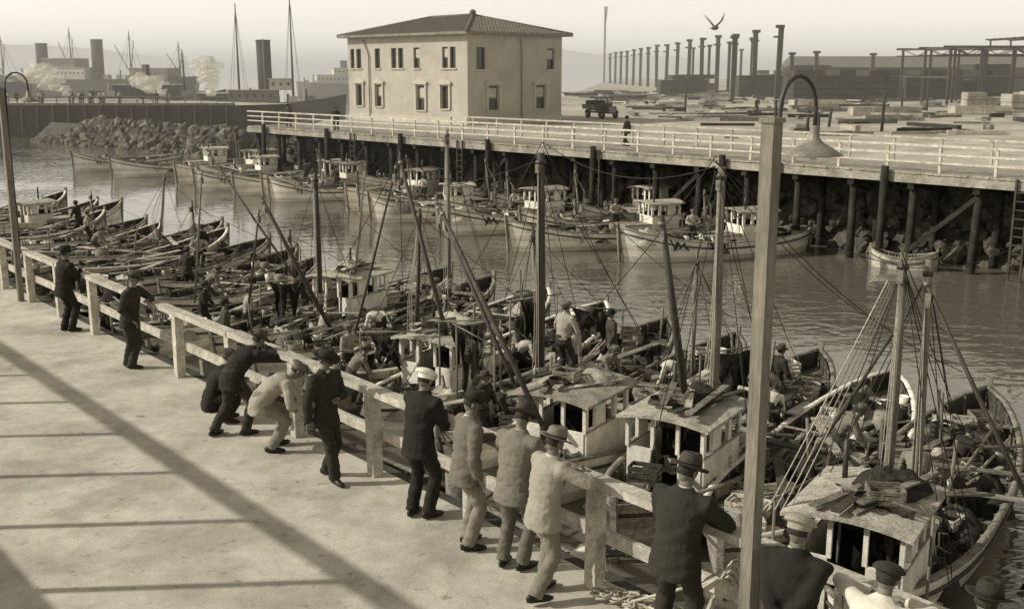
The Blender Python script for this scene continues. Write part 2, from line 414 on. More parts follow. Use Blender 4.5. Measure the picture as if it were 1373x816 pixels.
    for q in range(int(5*gear)):
        p=V((rr.uniform(-.7,.7),rr.uniform(-L*.35,L*.3),0)); pts=[]
        for j in range(14):
            p=p+V((rr.uniform(-.25,.25),rr.uniform(-.1,.35),0)); p.x=max(-.9,min(.9,p.x)); yy=max(-L*.42,min(L*.42,p.y)); pts.append((p.x,yy,dz(yy)+.12+rr.random()*.25))
        g.tube(pts,.016,rr.choice(['rope_light','rope_dark']),5)
    for q in range(int(4*gear+.5)):
        y=rr.uniform(-L*.3,L*.35); sg=rr.choice((-1,1)); t0=2*y/L
        drape(g,(sg*hb(t0),y-.5,sh(t0)+.05),(sg*hb(t0+.12)+sg*.04,y+.6,sh(t0)+.07),.5,rr.choice(['net_brown','canvas','net_light']),seed+q)
    P['gear']=g.mesh('gear')
    return P
def place(P,loc,fwd,name='fishing_boat',roll=0,sc=1):
    M=frame(loc,fwd)@Matrix.Rotation(roll,4,'Y')
    e=empty(name,M@Matrix.Scale(sc,4))
    for kx,me in P.items():
        link(kx,me,e)
    return e
ax=(n+d*.3).normalized()
def mainpos(s0,wc=11): return W(s0+.3*(wc-9),wc,WZ)
def ly(w): return (w-11)*1.044
boats={}
specs=[
 (1.6,dict(hull='hull_white',cabin=ly(6.6),masts=[(0,ly(7.7),5.3,.085,0,.05,'mast_wood'),(.42,ly(7.9),5.2,.075,-.1,.1,'mast_wood')])),
 (-2.2,dict(hull='hull_white',cabin=None,L=9.5,masts=[])),
 (6.1,dict(hull='hull_grey',cabin=ly(8.0)+.3,masts=[(0,ly(9.6),6.25,.105,0,0,'mast_wood')])),
 (8.8,dict(hull='hull_white',cabin=ly(7.7),masts=[(0,ly(13.5),3.6,.05,.2,-.3,'mast_wood')])),
 (11.35,dict(hull='hull_white',cabin=None,masts=[(0,ly(9.5),6.3,.12,0,0,'mast_dark')])),
 (14.0,dict(hull='hull_white',cabin=ly(8.5),masts=[(.1,ly(12.5),3.8,.05,-.3,.2,'mast_dark')])),
 (16.7,dict(hull='hull_grey',cabin=None,masts=[(0,ly(9.6),4.4,.06,.2,.1,'mast_dark')])),
 (19.6,dict(hull='hull_white',cabin=None,masts=[(0,ly(14),6.1,.075,0,0,'mast_wood')])),
 (22.1,dict(hull='hull_white',cabin=ly(11.2),masts=[(0,ly(9.8),5.0,.09,0,0,'mast_dark')])),
 (3.9,dict(hull='hull_grey',cabin=None,L=10.8,masts=[])),
]
for i,(s0,kw) in enumerate(specs):
    P=boat_parts(100+i*7,gear=1.9,**kw)
    boats[i]=place(P,mainpos(s0)+V((0,0,R.uniform(-.05,.08))),ax)
var_open=[boat_parts(300+i,L=l_,B=2.4,hull=h_,cabin=None,open_boat=(i%2==0),masts=ms,gear=1.2,bow=bw_) for i,(h_,ms,l_,bw_) in enumerate((('hull_grey',[],9.0,.7),('hull_white',[(0,.6,3.6,.06,.3,.4,'mast_wood')],9.6,.6),('hull_grey',[],8.2,.75),('hull_white',[(0,1.2,2.8,.045,-.4,.3,'mast_dark')],10,.5),('hull_white',[],7.6,.7)))]
var_cab=[boat_parts(400+i,L=l_,B=2.8,hull='hull_white',cabin=cy,masts=ms,gear=.55,stripe=st,bow=.75,cs=cs_) for i,(cy,ms,st,l_,cs_) in enumerate(((-1.6,[(0,.6,2.6,.06,0,.2,'mast_wood')],'hull_dark',9.8,.9),(-.8,[],'paint_grey',9.0,.75),(-2.2,[(0,.2,3.6,.06,0,0,'mast_dark')],'hull_grey',10.6,1.0),(None,[(0,.8,3.0,.05,.2,.3,'mast_wood')],'hull_dark',8.8,1),(-2.6,[],'hull_dark',11,.85)))]
s0=24.9; i=0
while s0<58:
    P=(var_open+[var_cab[1]])[R.choice([0,1,2,3,4,4,3,5,1])]
    place(P,mainpos(s0,10.2+R.uniform(-1.3,1.2)),(ax+d*R.uniform(-.2,.2)).normalized(),sc=R.uniform(.85,1.06)); s0+=2.7+R.uniform(-.25,.6)
s0=-5
while s0<60:
    P=R.choice(var_open); place(P,W(s0,2.7+R.uniform(-.2,.3),WZ+R.uniform(-.05,.1)),(d*R.choice((-1,1))+n*R.uniform(-.08,.08))); s0+=9.9
for (s_,w_) in ((28,4.7),(40,4.8),(52,4.7)): place(var_open[2],W(s_,w_+.5,WZ),d)
for (s_,w_,v_,tw) in ((24.8,32.6,0,.35),(30.2,31.0,4,.35),(33.5,33,3,.2),(37.6,31.3,0,.1),(40.4,32.5,3,.0),(43.5,30.6,1,.35),(47.5,32,3,.1),(51.5,33,2,-.3),(56.5,31,3,.3),(59.5,32.5,0,.1),(62.5,32,4,0),(66.5,30.2,3,.2),(69.8,32,1,.1),(73,32,2,-.2),(80,30.5,4,.2),(88,29,3,.1),(34,37,1,0),(41,37,3,.1),(46,37.5,3,0),(55,38,2,.1)):
    place(var_cab[v_],W(s_,w_,WZ),(n*-1+d*tw),sc=R.uniform(.93,1.1))
place(boat_parts(950,L=2.8,B=1.1,hull='hull_grey',cabin=None,open_boat=True,gear=0,bow=.3),(17.2,46.9,WZ-.25),V((-.9,.5,0)),'rowing_skiff')
def boom(bi,segs,nm='boom',m='mast_dark'):
    e=boats[bi]; Mi=e.matrix_world.inverted(); mb=MB()
    for p1,p2,r in segs: 
        a_,b_=Mi@V(p1),Mi@V(p2); mb.tube([a_,(a_+b_)/2+V((0,0,-.03)),b_],[r*.7,r,r*.95],m,8)
        mb.tube([a_.lerp(b_,.02),a_.lerp(b_,.035)],r*1.0,'metal_grey',8)
        mb.box(a_.lerp(b_,.05)+V((0,0,-.15)),(.08,.1,.2),'weather_wood')
    mb.obj(nm,e)
bpy.context.view_layer.update()
boom(2,[((2.71,19.5,2.62),(3.54,20.5,-1.83),.075)])
boom(5,[((-2.8,27,3.12),(-1.3,25.5,-2.2),.06),((-2.85,27,3.0),(-4.3,27.6,-2.2),.035)])
boom(3,[((-1.6,24,2.2),(.6,20.6,-1.7),.06),((-1.7,24.2,2.3),(.2,21.6,-1.5),.045)])
boom(8,[((-7.2,31,1.65),(-5.3,31,-2.3),.07),((-10.1,36,2.67),(-6.2,34,-2.4),.04),((-7.3,31.1,1.3),(-7.9,31.6,-1.8),.035)])
boom(7,[((-10,35,2.1),(-10.5,35,-2.3),.04),((-4.6,34.2,2.4),(-5.2,34.4,-2.2),.035)],m='mast_wood')
boom(0,[((5.8,15,2.36),(7.4,13.8,-1.2),.035),((6.3,17,1.3),(4.9,17.5,-1.6),.035)])
def ropes(bi,segs,m,nm='rigging_lines'):
    e=boats[bi]; Mi=e.matrix_world.inverted(); mb=MB()
    for p1,p2,sag,r in segs:
        a_,b_=Mi@V(p1),Mi@V(p2); mb.tube([a_.lerp(b_,t/10)+V((0,0,-sag*4*(t/10)*(1-t/10))) for t in range(11)],r,m,5,caps=False)
    mb.obj(nm,e)
ropes(0,[((5.5+.03*i,15.55,2.2-.04*i),(3.8+.10*i,15+.03*i,-1.1-.05*i),.03+.02*i,.010) for i in range(4)],'rope_light')
ropes(0,[((5.7,15.6,2.5),(9.2,21,-1.9),.1,.010),((5.7,15.6,2.6),(13,30,-2),.6,.009)],'rope_dark')
ropes(2,[((3.94,21,3.5),(9.5,22,-1.0),.5,.010),((3.94,21,3.6),(1,26,-1.5),.3,.010),((3.94,21,3.3),(2.2,17,-1.6),.1,.010),((3.9,21,3.5),(14,30,.3),1.2,.010),((3.9,21,3.4),(6.4,27,-1.8),.2,.009),((3.9,21,3.4),(11,29,-2),.5,.009)],'rope_dark')
ropes(4,[((.7,25.2,3.6),(-2.5,23,-1.8),.1,.010),((.7,25.2,3.6),(3.5,29,-1.8),.1,.010),((.7,25.2,3.6),(3.94,21,3.4),.5,.009),((.7,25.2,3.2),(-5.9,33.4,2.2),.6,.009),((.7,25.2,3.4),(6.5,31,-1.9),.3,.009)],'rope_dark')
ropes(5,[((-2.8,27,3.1),(.7,25.2,2.5),.3,.010),((-2.8,27,3.1),(-5.8,28.5,-2),.1,.010),((-2.8,27,3.0),(-3.4,33,-1.8),.1,.010)],'rope_dark')
def drapes(bi,L_):
    e=boats[bi]; Mi=e.matrix_world.inverted(); mb=MB()
    for j,(p1,p2,dr,m) in enumerate(L_):
        p1,p2=Mi@V(p1),Mi@V(p2); drape(mb,p1,p2,dr,m,j+bi); e_=(p2-p1).normalized()*.35; mb.tube([p1-e_,p2+e_],.02,'mast_wood',6)
        mb.tube([p1-e_*.7,p1-e_*.7+V((0,0,-1.9))],.025,'mast_wood',6); mb.tube([p2+e_*.7,p2+e_*.7+V((0,0,-1.9))],.025,'mast_wood',6)
    mb.obj('hanging_net',e)
drapes(3,[((-1.5,25,-.6),(-.5,24.7,-.5),1.4,'net_brown'),((-1.1,24.5,-.7),(-.6,24.2,-.9),1.2,'net_light')])
drapes(4,[((.2,27,-.5),(.9,27,-.4),1.5,'net_brown'),((1.6,29,-1.1),(2.8,29,-1.2),.9,'net_brown')])
drapes(8,[((-7.6,33,-1.2),(-6.3,33,-1.1),1.0,'net_brown')])
drapes(0,[((5.1,15.0,-.85),(5.75,14.4,-.9),1.5,'net_brown'),((4.4,16.5,-1.5),(5.1,17.2,-1.5),1.1,'net_brown')])
drapes(2,[((4.6,24.4,-1.2),(5.9,25,-1.2),1.2,'net_brown'),((2.9,20.5,-1.4),(3.6,20,-1.3),1,'net_light')])
drapes(5,[((-3.6,26.4,-1.2),(-2.6,26,-1.1),1.0,'net_brown')])
# ------------------------------------------------------------ far pier
P0=V((20.8,44,0)); F=V((-.69,.724,0)).normalized(); Q=V((.724,.69,0)).normalized(); FZ=.9
def X2(s,q,z=0): return P0+F*s+Q*q+V((0,0,z))
mb=MB(); s1,s2=-30,61
for k in range(0,int((s2-s1)/.3)):
    s=s1+k*.3; mb.beam(X2(s,-.12-.05*R.random(),FZ-.05+R.uniform(-.006,.006)),X2(s,5.2,FZ-.05),.285,.09,'pier_plank')
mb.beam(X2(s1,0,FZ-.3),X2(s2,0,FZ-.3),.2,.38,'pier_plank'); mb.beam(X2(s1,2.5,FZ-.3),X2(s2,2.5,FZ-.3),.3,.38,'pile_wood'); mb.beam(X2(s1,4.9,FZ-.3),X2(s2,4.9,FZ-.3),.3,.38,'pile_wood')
mb.obj('far_pier_deck')
mb=MB(); k=0; s=s1
while s<=s2:
    for q in (.35,2.6,4.7):
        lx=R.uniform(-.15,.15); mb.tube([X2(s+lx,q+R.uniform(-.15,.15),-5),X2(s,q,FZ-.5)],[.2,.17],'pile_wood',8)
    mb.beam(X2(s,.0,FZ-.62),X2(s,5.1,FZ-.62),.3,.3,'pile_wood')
    if k%5==1: mb.beam(X2(s,.2,FZ-.9),X2(s+2.9,.2,-2.6),.08,.2,'pile_wood')
    if k%4==2:
        for g in(0,.5): mb.beam(X2(s+.7+g,-.2,-3.8),X2(s+.7+g,-.2,FZ),.08,.08,'dark_wood',up=d)
        for z in range(12): mb.beam(X2(s+.7,-.2,-3.6+z*.36),X2(s+1.2,-.2,-3.6+z*.36),.05,.05,'dark_wood')
    if k%3==0: mb.tube([X2(s+1.1,-.35,-5),X2(s+1.1,-.3,FZ+.2)],.17,'pile_wood',8)
    s+=2.9; k+=1
mb.obj('far_pier_piles')
def far_rail(q,a_,b_,name='far_pier_railing'):
    mb=MB(); s=a_
    while s<=b_: mb.beam(X2(s,q,FZ),X2(s+R.uniform(-.03,.03),q,FZ+1.15),.11,.11,'rail_wood',up=F); s+=2.4
    for z,h_ in ((1.15,.1),(.78,.08),(.42,.08)): mb.beam(X2(a_,q-.07,FZ+z),X2(b_,q-.07,FZ+z),.05,h_,'rail_wood')
    mb.obj(name)
far_rail(.1,-30,61); far_rail(5.3,-30,44)
# land behind
LZ=.72
land=[X2(-200,5.1),X2(60,5.1),X2(68,12),X2(68,30),V((10,200,0)),V((34,420,0)),V((60,640,0)),V((900,640,0)),V((900,-100,0))]
mb=MB(); mb.add([V((p.x,p.y,LZ)) for p in land],[tuple(range(len(land)))],'land_dirt')
mb.obj('ground')
mb=MB(); edge=[X2(-200,5.1),X2(60,5.1),X2(68,12),X2(68,30),V((10,200,0)),V((34,420,0)),V((60,640,0))]
off=[-Q,(-Q+F)/1.4,F,F,V((-1,0,0)),V((-1,0,0)),V((-1,.3,0))]
vs=[];fs=[]
for p,o in zip(edge,off): vs+= [V((p.x,p.y,LZ-.003)),V((p.x,p.y,WZ-.8))+o*4.0]
for i in range(len(edge)-1): fs.append((2*i,2*i+1,2*i+3,2*i+2))
mb.add(vs,fs,'rock'); mb.obj('shore_embankment')
phi=(1+5**.5)/2
bv=[V(p).normalized() for p in [(-1,phi,0),(1,phi,0),(-1,-phi,0),(1,-phi,0),(0,-1,phi),(0,1,phi),(0,-1,-phi),(0,1,-phi),(phi,0,-1),(phi,0,1),(-phi,0,-1),(-phi,0,1)]]
bf=[(0,11,5),(0,5,1),(0,1,7),(0,7,10),(0,10,11),(1,5,9),(5,11,4),(11,10,2),(10,7,6),(7,1,8),(3,9,4),(3,4,2),(3,2,6),(3,6,8),(3,8,9),(4,9,5),(2,4,11),(6,2,10),(8,6,7),(9,8,1)]
def rock(mb,c,r,m):
    Rm=Matrix.Rotation(R.random()*6,3,V((R.random(),R.random(),R.random()+.1)).normalized()); c=V(c)
    mb.add([c+Rm@V((p.x*r*R.uniform(.8,1.3),p.y*r*R.uniform(.6,1.1),p.z*r*R.uniform(.6,1))) for p in bv],bf,m)
mb=MB()
for i in range(1100):
    s=R.uniform(-30,66); u=R.random(); rock(mb,X2(s,1.6+u*3.5,WZ-.5+u*4.2),R.uniform(.2,.5),'rock')
mb.obj('shore_rocks')
# left quay and rock mole
mb=MB()
qp=[V((-160,143,0)),V((-36,143,0)),V((-30,150,0)),V((-60,176,0)),V((-160,186,0))]
mb.add([V((p.x,p.y,.8)) for p in qp],[tuple(range(5))],'land_dirt')
for i in range(5):
    a_,b_=qp[i],qp[(i+1)%5]; mb.add([V((a_.x,a_.y,.8)),V((b_.x,b_.y,.8)),V((b_.x,b_.y,-5)),V((a_.x,a_.y,-5))],[(0,1,2,3)],'quay_dark')
mb.beam((-160,142.8,.95),(-36,142.8,.95),.4,.3,'weather_wood')
for k in range(60): mb.tube([(-158+k*2.05,142.6,-5),(-158+k*2.05,142.7,.7)],.2,'pile_wood',6)
mb.obj('quay')
mb=MB()
for k in range(36):
    mb.beam((-110+k*2.1,144,.8),(-110+k*2.1,144,1.9),.12,.12,'weather_wood',up=V((1,0,0)))
mb.beam((-110,144,1.9),(-36,144,1.9),.1,.12,'weather_wood'); mb.beam((-110,144,1.4),(-36,144,1.4),.1,.1,'weather_wood')
mb.obj('quay_fence')
mb=MB(); r0,r1=V((-58,138,0)),V((-27,111,0))
for i in range(1300):
    u=R.random(); c=r0.lerp(r1,u); hw=3.6
    t=R.uniform(-1,1); side=V((.66,.75,0)); z=WZ-.6+(1-abs(t))*3.5*(1-.1*u)*min(1,.35+u*2.2); rock(mb,c+side*t*hw+V((0,0,z)),R.uniform(.3,.75),R.choice(['rock','rock','rock_pale']))
core=[]
for u in (0,1):
    c=r0.lerp(r1,u); side=V((.66,.75,0)); core.append([c-side*4+V((0,0,-4.2)),c+V((0,0,-1.1)),c+side*4+V((0,0,-4.2))])
mb.rings(core,'rock',sm=False)
mb.obj('rock_breakwater')
# ------------------------------------------------------------ harbour building
def wall(mb,o,u,length,h,nrm,ops,m,depth=.22):
    xs=sorted({0,length}|{a for op in ops for a in(op[0],op[0]+op[2])}); zs=sorted({0,h}|{a for op in ops for a in(op[1],op[1]+op[3])})
    up=V((0,0,1))
    for i in range(len(xs)-1):
        for k in range(len(zs)-1):
            cx,cz=(xs[i]+xs[i+1])/2,(zs[k]+zs[k+1])/2
            if any(op[0]<cx<op[0]+op[2] and op[1]<cz<op[1]+op[3] for op in ops): continue
            mb.add([o+u*xs[i]+up*zs[k],o+u*xs[i+1]+up*zs[k],o+u*xs[i+1]+up*zs[k+1],o+u*xs[i]+up*zs[k+1]],[(0,1,2,3)],m)
def windows(mb,o,u,nrm,ops,depth=.22):
    up=V((0,0,1))
    for (x,z,w_,h_) in ops:
        c=[o+u*x+up*z,o+u*(x+w_)+up*z,o+u*(x+w_)+up*(z+h_),o+u*x+up*(z+h_)]
        for i in range(4):
            a_,b_=c[i],c[(i+1)%4]; mb.add([a_,b_,b_-nrm*depth,a_-nrm*depth],[(0,1,2,3)],'stucco')
        mb.add([p-nrm*depth for p in c],[(0,1,2,3)],'glass')
        Rm=Matrix((u,nrm,up)).transposed(); ctr=o+u*(x+w_/2)+up*(z+h_/2)-nrm*(depth-.03)
        t=.07
        for sg in(-1,1): mb.box(ctr+u*sg*(w_/2-t/2),(t,.05,h_),'frame_dark',Rm); mb.box(ctr+up*sg*(h_/2-t/2),(w_-2*t,.048,t),'frame_dark',Rm)
        mb.box(ctr,(w_-2*t,.044,.05),'frame_dark',Rm)
        if R.random()<.5: mb.box(ctr+up*h_*.2,(w_-2*t,.02,h_*.45),'canvas',Rm)
        mb.box(o+u*(x+w_/2)+up*(z-.06)+nrm*.05,(w_+.24,.14,.11),'stucco_trim',Rm)
corner=V((-3.7,92,LZ)); BL,BW,BH=17.0,11.3,7.45
B_=empty('harbor_building')
cn=[corner,corner+F*BL,corner+F*BL+Q*BW,corner+Q*BW]
mb=MB()
opsL=[(1.5,4.7,.75,1.75),(2.5,4.7,.75,1.75),(6.3,4.7,.85,1.75),(8.6,4.7,.75,1.75),(9.6,4.7,.75,1.75),(12.0,4.7,.8,1.75),(14.9,4.7,.75,1.75),(16.0,4.7,.6,1.75),
      (2.4,1.3,1.0,1.9),(5.6,1.1,1.15,2.1),(11.8,1.3,.95,1.9),(14.8,1.3,.9,1.9)]
opsR=[(1.0,4.6,1.0,1.8),(9.4,4.6,.95,1.8),(2.3,1.2,1.2,2.0),(8.0,1.2,1.2,2.0)]
wall(mb,corner,F,BL,BH,-Q,opsL,'stucco'); wall(mb,corner,Q,BW,BH,-F,opsR,'stucco')
wall(mb,cn[1],Q,BW,BH,F,[],'stucco'); wall(mb,cn[3],F,BL,BH,Q,[],'stucco'); mb.obj('walls',B_)
mb=MB(); windows(mb,corner,F,-Q,opsL); windows(mb,corner,Q,-F,opsR); mb.obj('windows',B_)
mb=MB()
for o,u,nr,ops in((corner,F,-Q,opsL[8:]),(corner,Q,-F,opsR[2:])):
    Rm=Matrix((u,nr,V((0,0,1)))).transposed()
    for (x,z,w_,h_) in ops:
        for sg in(-1,1): mb.box(o+u*(x+w_/2+sg*(w_/2+.14))+V((0,0,z+h_/2+.03))+nr*.06,(.2,.16,h_+.12),'stucco_trim',Rm)
        mb.box(o+u*(x+w_/2)+V((0,0,z+h_+.24))+nr*.09,(w_+.75,.24,.22),'stucco_trim',Rm)
        c_=o+u*(x+w_/2)+V((0,0,z+h_+.35))+nr*.07; hw=w_/2+.3
        mb.add([c_-u*hw,c_+u*hw,c_+V((0,0,.38)),c_-u*hw-nr*.1,c_+u*hw-nr*.1,c_+V((0,0,.38))-nr*.1],[(0,1,2),(3,5,4),(0,2,5,3),(1,4,5,2)],'stucco_trim')
for p,u,nr,ln in((corner,F,-Q,BL),(corner,Q,-F,BW)):
    mb.beam(p+nr*.05+V((0,0,.3)),p+u*ln+nr*.05+V((0,0,.3)),.12,.6,'stucco_trim')
mb.tube([corner+Q*6.2-F*.12+V((0,0,.2)),corner+Q*6.2-F*.12+V((0,0,BH-1)),corner+Q*6.0-F*.12+V((0,0,BH-.2))],.06,'metal_grey',8)
mb.tube([corner+F*13.6-Q*.12+V((0,0,.2)),corner+F*13.6-Q*.12+V((0,0,BH-1.6)),corner+F*14.4-Q*.12+V((0,0,BH-.2))],.06,'metal_grey',8)
mb.obj('trim',B_)
mb=MB(); ov=.7; e=[cn[0]-F*ov-Q*ov,cn[1]+F*ov-Q*ov,cn[2]+F*ov+Q*ov,cn[3]-F*ov+Q*ov]
e=[p+V((0,0,BH)) for p in e]; rz=1.75; mid0=(e[0]+e[3])/2+F*(BW/2+ov); mid1=(e[1]+e[2])/2-F*(BW/2+ov); mid0=mid0+V((0,0,rz+.15)); mid1=mid1+V((0,0,rz+.15))
e2=[p+V((0,0,.2)) for p in e]
mb.add(e+e2,[(3,2,1,0),(0,1,5,4),(1,2,6,5),(2,3,7,6),(3,0,4,7)],'weather_wood'); mb.obj('eaves',B_)
def slope(pts,nm):
    bs=(pts[1]-pts[0]).normalized(); nr=bs.cross((pts[-1]-pts[0])).normalized(); up=nr.cross(bs); M=Matrix((bs,up,nr)).transposed().to_4x4(); M.translation=pts[0]; Mi=M.inverted()
    loc=[Mi@p for p in pts]; s=MB(); s.add([V((p.x,p.y,.005)) for p in loc],[tuple(range(len(pts)))],'roof_tile')
    L_=loc[1].x; k=.2
    while k<L_:
        xr=loc[2].x; xl=loc[-1].x if len(loc)==4 else loc[2].x
        top=loc[2].y; y=top*min(1,k/max(xl,.01),(L_-k)/max(L_-xr,.01)); q=0
        while q<y-.05:
            q2=min(q+.5,y); s.tube([(k,q,.07),(k,q2+.02,.03)],[.1,.085],'roof_tile',6,caps=True); q=q2
        k+=.4
    o=s.obj(nm,B_); o.matrix_world=M
slope([e2[0],e2[1],mid1,mid0],'roof_front'); slope([e2[2],e2[3],mid0,mid1],'roof_back')
slope([e2[3],e2[0],mid0],'roof_hip_near'); slope([e2[1],e2[2],mid1],'roof_hip_far')
mb=MB(); mb.tube([mid0,mid1],.14,'roof_tile',8)
for a_,b_ in((e2[0],mid0),(e2[3],mid0),(e2[1],mid1),(e2[2],mid1)): mb.tube([a_,b_],.13,'roof_tile',8)
mb.ell(mid0+V((0,0,.2)),(.3,.3,.3),'roof_tile'); mb.obj('ridges',B_)
# ------------------------------------------------------------ lumber yard
for i in range(16):
    y=178+i*15.2; x=42.8-i*.45; mb=MB()
    hh=11.3-.05*i+R.uniform(-.3,.3)
    mb.beam((x,y,LZ),(x+R.uniform(-.2,.2),y,LZ+hh),.75,.75,'column_far',up=V((1,0,0))); mb.box((x,y,LZ+hh+.0),(1.3,.8,.5),'column_far'); mb.box((x-.2,y,LZ+hh-1.6),(1.5,.5,.3),'column_far')
    mb.obj('timber_column')
for (x,y,h) in ((50.5,200,7.5),(56,204,7.8),(70,215,7.6),(62,300,10),(66,330,10),(34,170,9.5),(45.5,210,10.4),(47,240,10.4),(48,270,10.4),(49,300,10.4)):
    mb=MB(); mb.beam((x,y,LZ),(x,y,LZ+h),.6,.6,'column_far',up=V((1,0,0))); mb.box((x,y,LZ+h),(1.2,.8,.45),'column_far'); mb.obj('timber_column')
def stack(x,y,sx,sy,h,m):
    mb=MB(); z=LZ; j=0
    while z<LZ+h:
        k=0; nb=max(2,int(sx/2.2))
        for k in range(nb):
            if z>LZ+h-1.2 and R.random()<.35: continue
            mb.box((x-sx/2+(k+.5)*sx/nb,y+R.uniform(-.1,.1),z+.45),(sx/nb-.07,sy,.86),m)
        z+=.93
    mb.obj('lumber_stack')
for (x,y,sx,sy,h,m) in ((33,215,9,6,3.2,'lumber_dark'),(44,195,9,6,3.4,'lumber_dark'),(50.5,170,16,7,4.4,'lumber_dark'),(67,178,9,6,4.2,'lumber_dark'),(77,180,6,6,4.8,'lumber_dark'),(60,215,12,6,5,'lumber_dark'),(66,262,16,6,4.5,'lumber_dark'),(40,240,8,6,3,'lumber_dark'),
    (38,112,7,1.6,.9,'lumber_pale'),(49,115,6,2,.9,'lumber_pale'),(57,108,6,2,.9,'lumber_pale'),(62,128,9,3,1.4,'lumber_pale'),(53,92,6,1.5,.9,'lumber_dark'),(60,140,5,2,1.8,'lumber_pale'),(71,145,7,3,1.6,'lumber_pale'),(66,118,6,2,1.8,'lumber_dark'),(40,140,9,2.6,.9,'lumber_pale')):
    stack(x,y,sx,sy,h,m)
# long low storage shed behind the column row
mb=MB(); sx0,sy0=62,238
mb.box((sx0+26,sy0+8,LZ+2.6),(52,16,5.2),'lumber_dark')
mb.rings([[V((sx0-.6,sy0-.6,LZ+5.2)),V((sx0-.6,sy0+8,LZ+7.6)),V((sx0-.6,sy0+16.6,LZ+5.2))],[V((sx0+52.6,sy0-.6,LZ+5.2)),V((sx0+52.6,sy0+8,LZ+7.6)),V((sx0+52.6,sy0+16.6,LZ+5.2))]],'roof_tile',sm=False)
for k in range(9): mb.box((sx0+3+k*5.7,sy0-.05,LZ+2.0),(2.6,.12,3.4),'frame_dark')
mb.obj('storage_shed')
mb=MB()
for i in range(520):
    x=R.uniform(10,80);y=R.uniform(74,240)
    if x<14 and y<110: continue
    ln=R.uniform(.6,6);an=R.uniform(-.5,.5)+(1.57 if R.random()<.3 else 0); mb.box((x,y,LZ+R.uniform(.1,.3)),(ln,R.uniform(.15,.5),R.uniform(.1,.45)),R.choice(['lumber_pale','lumber_dark','rock_pale','weather_wood']),Matrix.Rotation(an,3,'Z'))
for i in range(30):
    x_,y_=R.uniform(18,75),R.uniform(72,160); mb.tube([V((x_,y_,LZ)),V((x_+R.uniform(-.2,.2),y_,LZ+R.uniform(1.2,3.0)))],.12,'dark_wood',7)
mb.obj('yard_debris')
mb=MB(); x0,y0=58.5,148
for i in range(6):
    for k in range(3):
        p=V((x0+i*4.2,y0+k*9,LZ)); mb.beam(p,p+V((0,0,7.6)),.3,.3,'column_far',up=V((1,0,0)))
for k in range(3):
    mb.beam((x0-1,y0+k*9,LZ+7.6),(x0+22,y0+k*9,LZ+7.6),.25,.3,'column_far'); mb.beam((x0-1,y0+k*9,LZ+6.6),(x0+22,y0+k*9,LZ+6.6),.15,.15,'column_far')
    for i in range(11): mb.beam((x0+i*2.1,y0+k*9,LZ+6.6 if i%2 else LZ+7.6),(x0+i*2.1+2.1,y0+k*9,LZ+7.6 if i%2 else LZ+6.6),.1,.1,'column_far')
for i in range(6):
    mb.beam((x0+i*4.2,y0,LZ+7.5),(x0+i*4.2,y0+18,LZ+7.5),.2,.25,'column_far'); mb.beam((x0+i*4.2,y0,LZ+3.6),(x0+i*4.2,y0+18,LZ+3.6),.2,.2,'column_far')
for k in range(9): mb.beam((x0+12,y0+k*2.2,LZ+9.0),(x0+22,y0+k*2.2,LZ+9.0),.2,.2,'column_far')
for i in range(4):
    for k in (0,1): mb.beam((x0+12.5+i*3,y0+k*17,LZ+7.6),(x0+12.5+i*3,y0+k*17,LZ+9.0),.2,.2,'column_far',up=V((1,0,0)))
    mb.beam((x0+12.5+i*3,y0,LZ+8.85),(x0+12.5+i*3,y0+17.6,LZ+8.85),.2,.15,'column_far')
mb.beam((x0,y0,LZ+3.6),(x0+21,y0,LZ+3.6),.2,.25,'column_far')
mb.obj('open_frame_shed')
mb=MB(); mb.tube([(29.5,56,FZ),(31.2,58,FZ+11)],.14,'mast_wood',8); mb.tube([(31.5,57,FZ),(31.2,58,FZ+8)],.1,'mast_wood',8); mb.tube([(28,58,FZ),(31.2,58,FZ+6)],.1,'mast_wood',8); mb.obj('utility_pole')
mb=MB(); mb.tube([(35,420,LZ),(35,420,LZ+28)],.4,'ship_grey',6); mb.tube([(35,420,LZ+20),(35.8,420,LZ+28)],.2,'ship_grey',6); mb.obj('radio_mast')
# vintage truck
T=MB(); 
T.box((0,0,.62),(1.0,4.4,.14),'metal_dark'); T.box((0,1.55,1.0),(.95,1.2,.62),'metal_dark'); T.box((0,2.17,1.0),(.8,.06,.6),'metal_grey')
T.box((0,.55,1.15),(1.5,.95,.9),'metal_dark')
for sx in(-.68,.68):
    for sy in(.12,.98): T.box((sx,sy,1.8),(.08,.08,.6),'metal_dark')
T.box((0,.55,2.13),(1.6,1.15,.1),'metal_dark'); T.box((0,-1.15,1.0),(1.8,2.4,.1),'weather_wood')
for sx in(-.88,.88): T.box((sx,-1.15,1.25),(.06,2.4,.4),'weather_wood')
T.box((0,-1.15,1.5),(1.3,1.8,.7),'lumber_dark')
for sx in(-.82,.82):
    for sy in(1.5,-1.3):
        T.tube([(sx-.08,sy,.42),(sx+.08,sy,.42)],.42,'black',16); T.tube([(sx-.1,sy,.42),(sx+.1,sy,.42)],.18,'metal_grey',10)
        T.tube([(sx,sy-.5,.6),(sx,sy-.25,.9),(sx,sy+.25,.9),(sx,sy+.5,.6)],[(.14,.03)]*4,'metal_dark',6,xa=(1,0,0))
for sx in(-.4,.4): T.ell((sx,2.2,1.15),(.12,.1,.12),'metal_grey')
o=T.obj('vintage_truck'); o.matrix_world=frame((8.6,106,LZ),V((.5,-.9,0)))@Matrix.Scale(.9,4)
